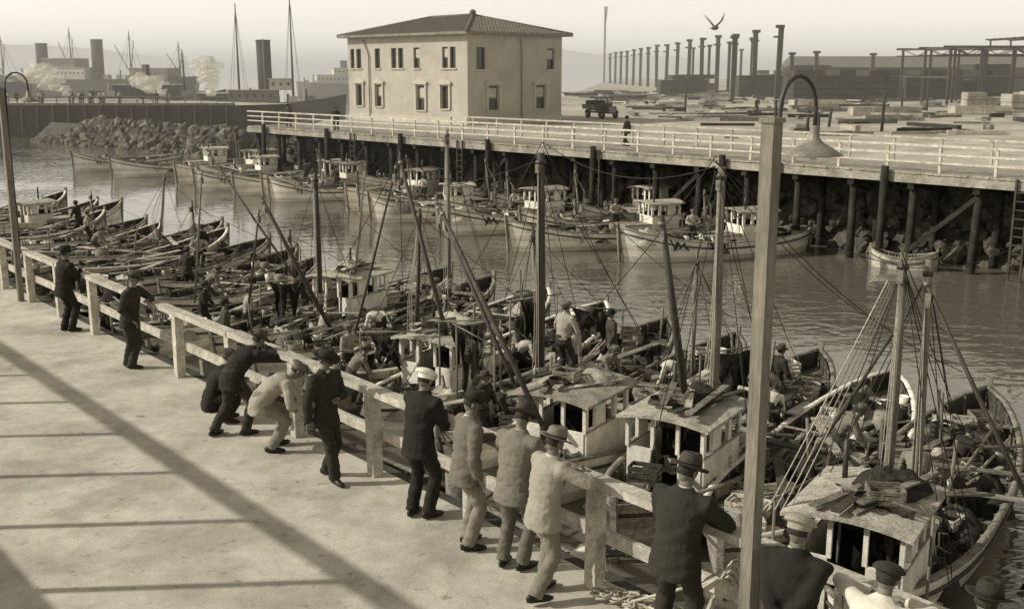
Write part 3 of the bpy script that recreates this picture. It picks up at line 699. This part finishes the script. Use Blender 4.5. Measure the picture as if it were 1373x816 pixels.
# ------------------------------------------------------------ ships
def ship(loc,fwd,L,B,fb,hull,funnels,masts,houses,name='steamship'):
    e=empty(name,frame(loc,fwd)); h=MB(); NS=15; rings=[]
    for i in range(NS):
        t=-1+2*i/(NS-1); b_=max(.1,B/2*(1-abs(t)**4)**.8); s_=fb+1.6*t*t*(1 if t>0 else .6); y=t*L/2
        rings.append([V((-b_,y,s_)),V((-b_*.95,y*.98,0)),V((-b_*.6,y*.95,-2)),V((b_*.6,y*.95,-2)),V((b_*.95,y*.98,0)),V((b_,y,s_))])
    h.rings(rings,hull,sm=False); h.obj('hull',e)
    s=MB()
    for (y,w_,l_,z,hh,m_) in houses:
        s.box((0,y,z+hh/2),(w_,l_,hh),m_); s.box((0,y,z+hh+.06),(w_+.5,l_+.5,.12),'ship_white')
        k=-l_/2+.7
        while k<l_/2-.4:
            for sg in(-1,1): s.box((sg*(w_/2+.01),y+k,z+hh*.55),(.03,.5,.6),'glass')
            k+=1.4
    for i in range(int(L/4)):
        yy=-L*.42+i*L*.84/(L/4); s.tube([(R.uniform(-2,2),yy,fb),(R.uniform(-2,2),yy,fb+R.uniform(1.2,3.6))],.25,'ship_grey',7); s.box((R.uniform(-2,2),yy+1,fb+.7),(2,1.5,1.2),R.choice(['ship_grey','ship_black','ship_white']))
    s.obj('superstructure',e)
    s=MB()
    for (y,r,z0,z1,m_) in funnels:
        s.tube([(0,y,z0),(0,y-.1,z1)],r,m_,20); s.tube([(0,y-.1,z1-.15),(0,y-.1,z1+.05)],r*1.07,'ship_black',20); s.tube([(r+.25,y,z0),(r+.25,y,z1+.2)],.12,'ship_grey',6)
    s.obj('funnels',e)
    s=MB()
    for (y,z1,bm) in masts:
        s.tube([(0,y,fb),(0,y,z1)],[.25,.1],'ship_black',8)
        for sg in(-1,1):
            s.tube([(0,y,z1-1),(sg*B/2,y-1.5,fb)],.04,'ship_black',4); s.tube([(0,y,z1-1),(sg*B/2,y+1.5,fb)],.04,'ship_black',4)
        if bm: s.tube([(0,y,fb+1.5),(1.5,y+bm,z1*.8)],.12,'ship_black',6); s.tube([(0,y,fb+1.5),(-1.5,y-bm*.4,z1*.85)],.12,'ship_black',6)
    s.obj('masts',e); return e
ship((-126,330,WZ),V((-1,.25,0)),72,11,6.0,'ship_black',[(16,1.7,6,16.5,'ship_black'),(-3,1.7,6,17.5,'ship_black'),],[(30,19,6),(6,21,5),(-14,20,6),(-30,17,5)],[(8,8,18,6,3.4,'ship_white'),(8,7,11,9.4,2.6,'ship_grey'),(-22,8,12,6,3.2,'ship_grey')])
ship((-150,290,WZ),V((-1,.1,0)),50,9,5,'ship_black',[(-2,1.3,6,12,'ship_black')],[(12,16,5),(-14,15,5)],[(0,7,14,5,3,'ship_white')])
ship((-46,205,WZ),V((1,.15,0)),30,7,2.6,'ship_black',[(.2,1.3,3,14.0,'ship_black')],[(-4.6,20.5,0),(5.2,22.5,0)],[(-2,4.5,9,2.8,2.2,'ship_grey'),(3,4,4,5.0,2.0,'ship_white'),(-9,4.5,5,2.6,1.8,'ship_black')])
ship((-70,215,WZ),V((1,.1,0)),28,7,3.4,'ship_black',[(-1,.7,3,9.6,'ship_black')],[(6,12,0)],[(-1,5,12,3.6,2.2,'ship_black')])
ship((-60,395,WZ),V((1,.3,0)),34,9,4,'ship_grey',[(0,1.2,5,12,'ship_black')],[(9,15,0)],[(0,7,20,4,3,'ship_white'),(2,6,12,7,2.4,'ship_white')],'ferry_boat')
# air haze over the bay: a low homogeneous scattering layer
m=bpy.data.materials.new('harbor_haze'); m.use_nodes=True; nt=m.node_tree; N=nt.nodes; L=nt.links; N.remove(N['Principled BSDF'])
vol=N.new('ShaderNodeVolumeScatter'); vol.inputs['Color'].default_value=(1,.97,.90,1); vol.inputs['Density'].default_value=.0012; vol.inputs['Anisotropy'].default_value=0
L.new(vol.outputs[0],N['Material Output'].inputs['Volume']); MATS['harbor_haze']=m
mb=MB(); mb.box((0,1560,11.5),(5000,3000,29),'harbor_haze'); mb.obj('haze')
# steam: irregular lobes of dense scattering vapour
m=bpy.data.materials.new('steam'); m.use_nodes=True; nt=m.node_tree; N=nt.nodes; L=nt.links
b=N['Principled BSDF']; b.inputs['Base Color'].default_value=(.92,.88,.76,1); b.inputs['Roughness'].default_value=1; b.inputs['Specular IOR Level'].default_value=0; b.inputs['Alpha'].default_value=.30
MATS['steam']=m
def steam(c,n_,sx,sz,drift):
    mb=MB(); rr=random.Random(int(c[0]*7))
    for i in range(n_):
        u=i/n_; p=V((drift*u+rr.uniform(-1,1)*sx*.3*(.4+u),(i-n_/2)*.5,sz*u+rr.uniform(-.4,.4))); r=(.5+1.2*u)*rr.uniform(.6,1.2); sd=rr.random()*50
        def fn(q,sd=sd): return q*(1+.5*noise.noise(q*1.6+V((sd,0,0)))+.35*noise.noise(q*4+V((0,sd,0))))
        mb.ell(p,(r*1.5,.15,r*.8),'steam',None,20,14,fn)
    o=mb.obj('steam_cloud'); o.location=c
steam((-80,200,1.4),12,6,4.2,-9); steam((-60,192,1.2),9,4,2.4,-6); steam((-50.5,188,1.4),10,2.6,5.2,-2.5)
# hills
def hills(name,m,Y,hfun,x0,x1):
    mb=MB(); vs=[];fs=[]; K=160
    for i in range(K+1):
        x=x0+(x1-x0)*i/K; h=hfun(x); vs+= [(x,Y,-20),(x,Y+300,h*.6),(x,Y+900,h)]
    for i in range(K):
        for k in(0,1): fs.append((3*i+k,3*i+k+1,3*i+3+k+1,3*i+3+k))
    mb.add(vs,fs,m,True); mb.obj(name)
hills('hills','hill_far',11000,lambda x:max(15,90+220*noise.noise(V((x/3200+.3,0,0)))+130*max(0,-x/5000)+60*noise.noise(V((x/700,1,0)))),-9500,9500)
# gull
mb=MB(); mb.tube([(0,-.25,0),(0,-.1,.02),(0,.12,.03),(0,.22,.05),(0,.3,.03)],[.02,.07,.08,.045,.01],'gull',8)
for sg in(-1,1): mb.tube([(0,.03,.05),(sg*.22,.06,.25),(sg*.4,-.08,.5)],[(.1,.015),(.08,.012),(.01,.005)],'gull',6,xa=(0,1,0))
mb.tube([(0,-.2,0),(0,-.38,0)],[(.03,.01),(.08,.005)],'gull',6,xa=(1,0,0)); o=mb.obj('seagull'); o.matrix_world=frame((6.9,38,6.6),V((.6,.8,0)))
# ------------------------------------------------------------ people
def remesh(mb,vox,folds=.008,seed=0):
    me=bpy.data.meshes.new('t'); me.from_pydata(mb.v,[],mb.f); o=link('t',me)
    md=o.modifiers.new('r','REMESH'); md.mode='VOXEL'; md.voxel_size=vox
    ms=o.modifiers.new('s','SMOOTH'); ms.factor=.5; ms.iterations=2
    dg=bpy.context.evaluated_depsgraph_get(); ev=o.evaluated_get(dg); m2=bpy.data.meshes.new_from_object(ev)
    vs=[]
    for v in m2.vertices:
        p=v.co; q=V((p.x*6,p.y*6,p.z*14+seed)); vs.append(p+v.normal*(folds*1.4*noise.noise(q)+folds*.7*noise.noise(q*2.1)))
    fs=[tuple(p.vertices) for p in m2.polygons]
    bpy.data.objects.remove(o); bpy.data.meshes.remove(me); bpy.data.meshes.remove(m2); return vs,fs
def ik(a,c,l1,l2,pole):
    dd=c-a; D=dd.length; mx=(l1+l2)*.985
    if D>mx: c=a+dd*(mx/D); dd=c-a; D=mx
    D=max(D,abs(l1-l2)+.02); u=dd.normalized(); x=(l1*l1-l2*l2+D*D)/(2*D); h=math.sqrt(max(l1*l1-x*x,0)); p=V(pole); p=p-u*p.dot(u)
    if p.length<1e-3: p=u.orthogonal()
    return a+u*x+p.normalized()*h,c
PN=[0]
def person_mesh(H=1.74,lean=0,ph=.94,py=0,feet=((-.11,0),(.11,.05)),hands=((-.25,.1,.8),(.25,.1,.8)),pole=((-1,-.6,-.4),(1,-.6,-.4)),hp=0,hy=0,top='cloth_dark',bot='cloth_dark',hat='fedora',hm='cloth_dark',jacket=True,vox=.018,feetyaw=(.25,-.25),side=0,bulk=1.1):
    PN[0]+=1; sd=PN[0]*3.1; out=MB(); k=H/1.74
    P_=V((0,py,ph)); la=math.radians(lean); si=math.radians(side)
    def D(a): return V((math.sin(si),math.sin(a)*math.cos(si),math.cos(a)*math.cos(si))).normalized()
    S1=D(la*.75); S2=D(la*1.15); Xv=V((1,0,0))
    def sp(h): return P_+S1*h if h<.25 else P_+S1*.25+S2*(h-.25)
    def ring(c,rx,ry,S,nn=16):
        rx*=bulk; ry*=bulk
        Fw=S.cross(Xv).normalized(); X_=Fw.cross(S)
        return [c+X_*(rx*math.cos(2*math.pi*i/nn))+Fw*(ry*math.sin(2*math.pi*i/nn)) for i in range(nn)]
    N_=sp(.50*k)
    t=MB()
    if jacket: t.rings([ring(P_+V((0,-.01,-.21)),.205,.16,D(la*.15)),ring(P_+V((0,0,-.05)),.188,.145,D(la*.4)),ring(sp(.12),.168,.13,S1),ring(sp(.28),.188,.138,S1),ring(sp(.38),.198,.132,S2),ring(sp(.455),.185,.105,S2),ring(sp(.50),.11,.078,S2),ring(sp(.55),.062,.062,S2)],'x')
    else: t.rings([ring(P_+V((0,0,-.02)),.162,.122,D(la*.5)),ring(sp(.12),.158,.122,S1),ring(sp(.28),.18,.132,S1),ring(sp(.38),.19,.125,S2),ring(sp(.455),.175,.1,S2),ring(sp(.50),.10,.072,S2),ring(sp(.54),.06,.06,S2)],'x')
    wr=[]
    for sg,hd,pl in((-1,hands[0],pole[0]),(1,hands[1],pole[1])):
        Sh=sp(.435)+Xv*sg*.18*bulk; el,w_=ik(Sh,V(hd),.30,.265,pl); q=1.1 if jacket else .92
        t.tube([Sh-Xv*sg*.07,Sh,Sh.lerp(el,.35),Sh.lerp(el,.8),el,el.lerp(w_,.25),el.lerp(w_,.7),w_],[.07*q,.08*q,.07*q,.062*q,.062*q,.06*q,.052*q,.048*q],'x',10); wr.append((el,w_,sg))
    vs,fs=remesh(t,vox,.010,sd); out.add(vs,fs,top,True)
    t=MB(); t.rings([ring(sp(.13),.148,.112,S1),ring(P_,.165,.128,S1),ring(P_+V((0,0,-.10)),.165,.125,V((0,0,1))),ring(P_+V((0,0,-.16)),.12,.09,V((0,0,1)))],'x')
    for i,sg in enumerate((-1,1)):
        hip=P_+V((sg*.09,0,-.04)); f=feet[i]; an=V((f[0],f[1],f[2] if len(f)>2 else .085)); kn,an=ik(hip,an,.44*k,.43*k,(sg*.25,1,.1))
        t.tube([hip+V((0,0,.05)),hip.lerp(kn,.15),hip.lerp(kn,.55),kn,kn.lerp(an,.4),kn.lerp(an,.8),an+V((0,0,-.01))],[.092,.102,.092,.08,.080,.076,.080],'x',10)
        yw=feetyaw[i]; fd=V((-math.sin(yw),math.cos(yw),0)); z=an.z-.085
        o_=V((an.x,an.y,z))
        out.tube([o_-fd*.085+V((0,0,.05)),o_-fd*.05+V((0,0,.055)),o_+fd*.03+V((0,0,.055)),o_+fd*.10+V((0,0,.04)),o_+fd*.165+V((0,0,.032)),o_+fd*.20+V((0,0,.028))],[(.02,.03),(.036,.05),(.04,.052),(.046,.04),(.038,.03),(.015,.016)],'shoe',10,xa=(1,0,0))
    vs,fs=remesh(t,vox,.011,sd+5); out.add(vs,fs,bot,True)
    hd_=D(la*.7+math.radians(hp)*.4); Hc=N_+hd_*.175
    out.tube([sp(.48),N_+hd_*.05,N_+hd_*.13],[.062,.058,.056],'skin',12)
    out.tube([N_+hd_*.005,N_+hd_*.03,N_+hd_*.045],[.078,.07,.064],'shirt_white' if jacket else top,12)
    Rm=Matrix.Rotation(math.radians(hy),3,'Z')@Matrix.Rotation(-(la*.5+math.radians(hp)),3,'X')
    if side: Rm=Matrix.Rotation(si,3,'Y')@Rm
    def hf(p):
        z=p.z; q=V(p)
        if z<0: q.x*=1+.28*z; q.y*=1+.18*z if p.y<0 else 1+.05*z
        if p.y>.6: q.y=.6+(p.y-.6)*.8
        return q
    out.ell(Hc,(.078,.099,.120),'skin',Rm,18,14,hf)
    L_=lambda x,y,z: Hc+Rm@V((x,y,z))
    out.tube([L_(0,.086,.012),L_(0,.110,-.022),L_(0,.088,-.036)],[.008,.016,.01],'skin',8)
    for sg in(-1,1):
        out.ell(L_(sg*.079,-.005,-.01),(.012,.02,.032),'skin',Rm,8,6); out.ell(L_(sg*.03,.084,.012),(.014,.009,.009),'shirt_white',Rm,8,6); out.ell(L_(sg*.03,.091,.012),(.006,.005,.006),'hair',Rm,6,5)
        out.tube([L_(sg*.015,.092,.03),L_(sg*.048,.08,.03)],.005,'hair',5)
    out.tube([L_(-.022,.086,-.06),L_(0,.092,-.058),L_(.022,.086,-.06)],.005,'hair',5)
    def hr(p):
        q=V(p)
        if p.y>.35 and p.z<.45: q*=.85
        if p.z<-.35: q*=.8
        return q
    out.ell(Hc,(.083,.104,.124),'hair',Rm,16,12,hr)
    def disc(r,z,dy=0,sx=1.0,curl=0,nn=20,lift=0):
        z-=.012
        return [L_(r*sx*math.cos(2*math.pi*i/nn),r*1.12*math.sin(2*math.pi*i/nn)+dy,z+curl*abs(math.cos(2*math.pi*i/nn))**2+lift*math.sin(2*math.pi*i/nn)) for i in range(nn)]
    if hat=='fedora':
        out.rings([disc(.090,.042),disc(.125,.040,curl=.004,lift=-.010),disc(.162,.036,curl=.026,lift=-.020),disc(.165,.042,curl=.028,lift=-.020),disc(.125,.048,curl=.006,lift=-.010),disc(.094,.052)],hm)
        out.rings([disc(.1005,.047),disc(.0985,.078)],'cloth_black',caps=False)
        out.rings([disc(.099,.047),disc(.097,.09),disc(.092,.14,sx=.93),disc(.080,.166,sx=.85,lift=.008),disc(.05,.160,sx=.6),disc(.015,.142,sx=.5)],hm)
    elif hat=='cap':
        def cf(p):
            q=V(p)
            if p.z<0: q.z*=.45
            q.y+=.06*p.z
            return q
        out.ell(L_(0,-.005,.060),(.124,.146,.064),hm,Rm@Matrix.Rotation(.16,3,'X').inverted(),18,10,cf); out.rings([disc(.092,.02),disc(.094,.07)],hm,caps=False)
        out.rings([[L_(x*s_,.085+y*s_,z-y*.25) for (x,y) in ((-.07,0),(-.06,.035),(-.03,.058),(0,.065),(.03,.058),(.06,.035),(.07,0),(.0,-.01))] for s_,z in ((1,.030),(1.0,.038))],hm,sm=False)
    for el,w_,sg in wr:
        fd=(w_-el).normalized(); dn=V((0,0,-1)); dn=dn-fd*dn.dot(fd)
        if dn.length<.2: dn=V((0,1,0))-fd*fd.y
        dn.normalize(); lt=fd.cross(dn)*(-sg); lt=lt*( -1 if lt.x*sg>0 else 1)
        out.tube([w_-fd*.02,w_+fd*.02,w_+fd*.06,w_+fd*.095],[(.025,.02),(.034,.018),(.042,.017),(.038,.013)],'skin',8,xa=tuple(lt))
        for j,(of,ln) in enumerate(((.030,.068),(.010,.078),(-.011,.072),(-.030,.056))):
            b0=w_+fd*.088+lt*of; b1=b0+fd*ln*.45+dn*ln*.12; b2=b1+fd*ln*.28+dn*ln*.25; b3=b2+fd*ln*.1+dn*ln*.25
            out.tube([b0,b1,b2,b3],[.0095,.009,.0082,.006],'skin',6)
        b0=w_+fd*.03+lt*.03; b1=b0+fd*.035+lt*.028+dn*.01; b2=b1+fd*.032+lt*.006+dn*.012
        out.tube([b0,b1,b2],[.013,.011,.008],'skin',6)
    return out
def put(mb_or_me,loc,fwd,name='man',scale=1):
    me=mb_or_me if isinstance(mb_or_me,bpy.types.Mesh) else mb_or_me.mesh(name)
    o=link(name,me); M=frame(loc,fwd); o.matrix_world=M@Matrix.Scale(scale,4); return o
def railman(s,w,turn=0,name='man',scale=1,**kw):
    f=(n*math.cos(math.radians(turn))+d*math.sin(math.radians(turn)))
    return put(person_mesh(**kw),W(s,w,0),f,name,scale)
Z=1.235; OUT=((-1,.1,-.15),(1,.1,-.15)); OUTB=((-1,-.5,-.3),(1,-.5,-.3)); DN=((-.5,-.1,-1),(.5,-.1,-1))
railman(14.95,-.36,10,top='cloth_black',bot='cloth_black',hm='cloth_black',lean=10,hands=((-.05,.33,Z),(.08,.35,Z)),pole=DN)
railman(11.3,-.40,-48,top='cloth_dark',bot='cloth_dark',hm='cloth_mid',lean=8,side=-6,ph=.955,py=-.02,feet=((.05,-.02),(-.06,-.16)),hands=((-.10,.30,Z),(.20,.14,.92)),pole=((-1,.1,-.3),(.6,-.8,-.3)),hp=10)
railman(6.8,-.62,6,top='cloth_black',bot='cloth_dark',hm='cloth_mid',lean=54,ph=.90,py=-.06,feet=((-.17,-.30),(.14,.04)),hands=((-.10,.50,Z-.02),(.10,.52,Z-.02)),hp=0,pole=((-1,.2,-.4),(1,.2,-.4)))
railman(7.5,-.5,-30,top='cloth_black',bot='cloth_black',hat='cap',hm='cloth_mid',lean=30,ph=.40,py=-.16,feet=((-.13,.02),(.13,.05)),hands=((-.12,.30,.62),(.12,.30,.6)),hp=-5)
railman(5.85,-.5,-20,top='cloth_pale',bot='cloth_light',hat='cap',hm='cloth_grey',lean=62,ph=.74,py=-.20,feet=((-.14,.02),(.14,-.10)),hands=((-.08,.24,.72),(.12,.24,.60)),hp=6,pole=((-1,-.2,-.2),(1,-.2,-.2)))
railman(4.4,-.55,-72,top='cloth_dark',bot='cloth_dark',hm='cloth_dark',lean=3,ph=.95,feet=((-.10,-.10),(.10,.22)),hands=((-.04,.20,1.12),(.30,-.02,.82)),hp=14,pole=OUTB)
railman(2.6,-.34,10,scale=1.04,top='cloth_black',bot='cloth_black',hat='cap',hm='paint_white',lean=11,ph=.955,feet=((-.1,-.04),(.1,.03)),hands=((-.04,.31,Z-.05),(.06,.33,Z-.05)),py=-.01,hp=14,pole=DN)
railman(1.58,-.44,-16,scale=1.03,top='cloth_grey',bot='cloth_light',hm='cloth_dark',lean=6,ph=.955,feet=((-.12,.05),(.09,-.02)),hands=((-.06,.36,Z-.05),(.24,.06,.86)),py=.0,hp=18,pole=((-.6,0,-1),(.7,-1,-.1)),hy=-12)
railman(.84,-.38,14,scale=1.03,top='cloth_light',bot='cloth_grey',hm='cloth_mid',lean=13,ph=.955,feet=((-.12,-.02),(.1,.02)),hands=((-.08,.31,Z-.05),(.08,.34,Z-.05)),hp=22,pole=((-1,.1,-.5),(.5,0,-1)),hy=10)
railman(.2,-.54,-6,scale=1.0,top='cloth_pale',bot='cloth_light',hm='cloth_light',lean=12,ph=.95,feet=((-.07,.06),(.14,-.20,.11)),hands=((-.16,.45,Z),(.20,.42,Z)),hp=14,pole=((-.8,0,-.6),(1,.1,-.2)))
railman(-1.42,-.40,10,scale=1.07,top='cloth_dark',bot='cloth_dark',hm='cloth_mid',lean=13,ph=.955,feet=((-.14,-.02),(.14,-.05)),hands=((-.08,.34,Z-.08),(.10,.36,Z-.08)),hp=14,pole=((-.8,0,-.6),(1,0,-.3)),bulk=1.2,hy=-10)
railman(-2.74,-.55,10,scale=1.04,top='cloth_black',bot='cloth_mid',hat='cap',hm='cloth_pale',lean=6,feet=((-.13,0),(.13,0)),hands=((.03,-.22,.93),(-.0,-.24,.97)),pole=((-1,-.5,0),(1,-.5,0)),hp=16,bulk=1.2)
railman(-3.42,-.54,4,scale=.98,top='shirt_white',bot='cloth_dark',hat='cap',hm='cloth_dark',lean=26,ph=.88,feet=((-.13,-.1),(.13,0)),hands=((-.22,.46,Z),(.06,.48,Z)),pole=((-1,.0,.2),(1,.1,0)),jacket=False,bulk=1.15)
railman(-4.12,-.42,0,top='cloth_dark',bot='cloth_dark',hm='cloth_dark',lean=24,feet=((-.13,-.1),(.13,-.1)),ph=.9,hands=((-.02,.42,Z),(.05,.42,Z)),pole=OUT)
# crews on boats
vx=.024
crew=[
 person_mesh(vox=vx,jacket=False,top='cloth_pale',bot='cloth_dark',hat='cap',hm='cloth_grey',lean=10,hands=((-.18,.30,1.1),(.12,.32,1.05)),hp=-15).mesh('man'),
 person_mesh(vox=vx,jacket=False,top='shirt_white',bot='cloth_dark',hat='none',lean=75,ph=.82,py=-.15,hands=((-.2,.45,.45),(.2,.4,.4))).mesh('man'),
 person_mesh(vox=vx,top='cloth_dark',bot='cloth_mid',hat='cap',hm='cloth_dark',lean=30,ph=.44,py=-.15,feet=((-.14,.1),(.14,.1)),hands=((-.1,.32,.5),(.1,.32,.5)),hp=-10).mesh('man'),
 person_mesh(vox=vx,top='cloth_dark',bot='cloth_dark',hat='fedora',hm='cloth_mid',lean=12,hands=((-.16,.3,.98),(.14,.3,.95)),hp=-10).mesh('man'),
 person_mesh(vox=vx,jacket=False,top='cloth_light',bot='cloth_mid',hat='fedora',hm='cloth_grey',lean=45,ph=.85,py=-.1,hands=((-.2,.45,.6),(.2,.45,.65)),hp=-10).mesh('man'),
 person_mesh(vox=vx,top='cloth_mid',bot='cloth_dark',hat='fedora',hm='cloth_dark',lean=3,feet=((-.1,-.15),(.1,.22)),hands=((-.26,.18,.86),(.27,-.08,.84))).mesh('man'),
]
dk=WZ+.40
def cm(i,s,w,z,fx,fy): put(crew[i],W(s,w,z),V((fx,fy,0)))
cm(0,8.75,7.7,WZ+.42+1.62+.06,.6,.5)
for (i_,s_,w_,fx,fy) in ((1,9.8,12.5,-.9,.2),(2,11,7.8,.9,.1),(3,7.6,13.6,1,.3),(4,7.2,13.0,-.9,.3),(1,13.8,10.9,.9,.2),(3,15,12,.3,-.8),(2,16.4,9,.9,.2),(4,17.5,11,.3,.8),(1,19.3,10,-.9,.1),(0,22.4,7.3,.8,.2),(2,3.9,9.5,.7,-.2),
  (4,4.4,11.5,.9,-.3),(2,5.6,14,-.3,.9),(3,24.8,10.5,.9,.3),(4,27.6,8.5,.9,.3),(0,12.3,2.6,.9,.3),(2,10.8,2.5,.9,.3),(1,3.6,3.3,.9,.3),(1,-1.4,4.2,.9,-.2),(4,2.2,10.5,.2,.9),(2,2.6,13,.9,.2),
  (3,30.6,9,.3,.8),(0,34,11,.3,-.8),(4,40,9,.9,.1),(3,22.5,3,.8,.5),(2,20.5,2.6,.8,.5),(4,26.5,2.6,.8,.5),(0,12.2,11.4,-.6,.5),(4,11.0,11.2,.6,-.5),(2,9.6,10.3,.5,.8),(3,10.4,6.8,.9,-.5),
  (0,16.2,7.0,.6,-.5),(4,14.9,6.4,.9,.4),(2,19.0,7.2,.1,.8),(0,19.8,12.6,-.9,.2),(1,6.6,12.0,.5,.9),(2,7.2,2.6,.9,.2),(4,17.8,2.7,-.6,.7),(1,30,3,.8,.2),(0,44,10,.8,.2),(3,48,11,-.8,.2),(3,36,12,.8,-.4),
  (5,13.0,3.2,-.5,.8),(3,14.6,2.6,.9,.2),(2,16.0,2.9,.5,.7),(5,21.0,5.9,.9,.4),(3,24.0,6.6,.9,.1),(4,5.3,2.7,-.8,.4),(5,12.9,13.4,-.9,-.3)):
    cm(i_,s_,w_,dk,fx,fy)
for (s_,w_) in ((25.5,31.5),(30.8,31.8),(37.6,31),(47.5,32),(56.5,31.2),(62,32)): cm(R.choice([0,3]),s_,w_,WZ+.5,R.uniform(-1,1),R.uniform(-1,.2))
for (s_,q_) in ((50,1.0),(57,1.3),(24,3.4),(1,3.5)): put(crew[R.choice([3,5])],X2(s_,q_,FZ),V((R.uniform(-1,1),R.uniform(-1,1),0)))
for i in range(3): put(crew[R.choice([3,5])],(R.uniform(22,60),R.uniform(90,135),LZ),V((R.uniform(-1,1),R.uniform(-1,1),0)))
for i in range(34): put(crew[R.choice([3,5,0])],(R.uniform(-76,-46),R.uniform(144.5,152),.8),V((R.uniform(-1,1),R.uniform(-1,1),0)))
# ------------------------------------------------------------ light, sky, camera
el=math.radians(33)
w=bpy.data.worlds.new('World'); bpy.context.scene.world=w; w.use_nodes=True; nt=w.node_tree; N=nt.nodes; L=nt.links; bg=N['Background']
sky=N.new('ShaderNodeTexSky'); sky.sky_type='NISHITA'; sky.sun_disc=False; sky.sun_elevation=el; sky.sun_rotation=math.radians(270); sky.dust_density=1.5
bw=N.new('ShaderNodeRGBToBW'); L.new(sky.outputs[0],bw.inputs[0])
tc=N.new('ShaderNodeTexCoord'); sp=N.new('ShaderNodeSeparateXYZ'); L.new(tc.outputs['Generated'],sp.inputs[0])
def wm(op,a,c):
    q=N.new('ShaderNodeMath'); q.operation=op
    for i,x in enumerate((a,c)):
        if isinstance(x,(int,float)): q.inputs[i].default_value=x
        else: L.new(x,q.inputs[i])
    return q.outputs[0]
hz=wm('EXPONENT',wm('MULTIPLY',wm('MAXIMUM',sp.outputs[2],0),-3.0),0); tot=wm('ADD',wm('MULTIPLY',bw.outputs[0],.8),wm('MULTIPLY',hz,5.4))
sc=N.new('ShaderNodeVectorMath'); sc.operation='SCALE'; sc.inputs[0].default_value=(1,.95,.82); L.new(tot,sc.inputs['Scale']); L.new(sc.outputs[0],bg.inputs['Color']); bg.inputs['Strength'].default_value=.14
sd=bpy.data.lights.new('sun','SUN'); sd.energy=3.6; sd.angle=math.radians(.6); sd.color=(1,.96,.88); so=link('sun',sd)
ldir=V((math.cos(el),.06,-math.sin(el))); so.rotation_euler=ldir.to_track_quat('-Z','Y').to_euler()
cd=bpy.data.cameras.new('camera'); cd.sensor_width=36; cd.lens=38.02; cd.clip_end=30000; cd.clip_start=.05; co=link('camera',cd)
co.location=(0,0,5.2); co.rotation_euler=(math.radians(90-12.18),0,0); bpy.context.scene.camera=co
vs_=bpy.context.scene.view_settings; vs_.view_transform='Standard'; vs_.look='None'; vs_.exposure=0
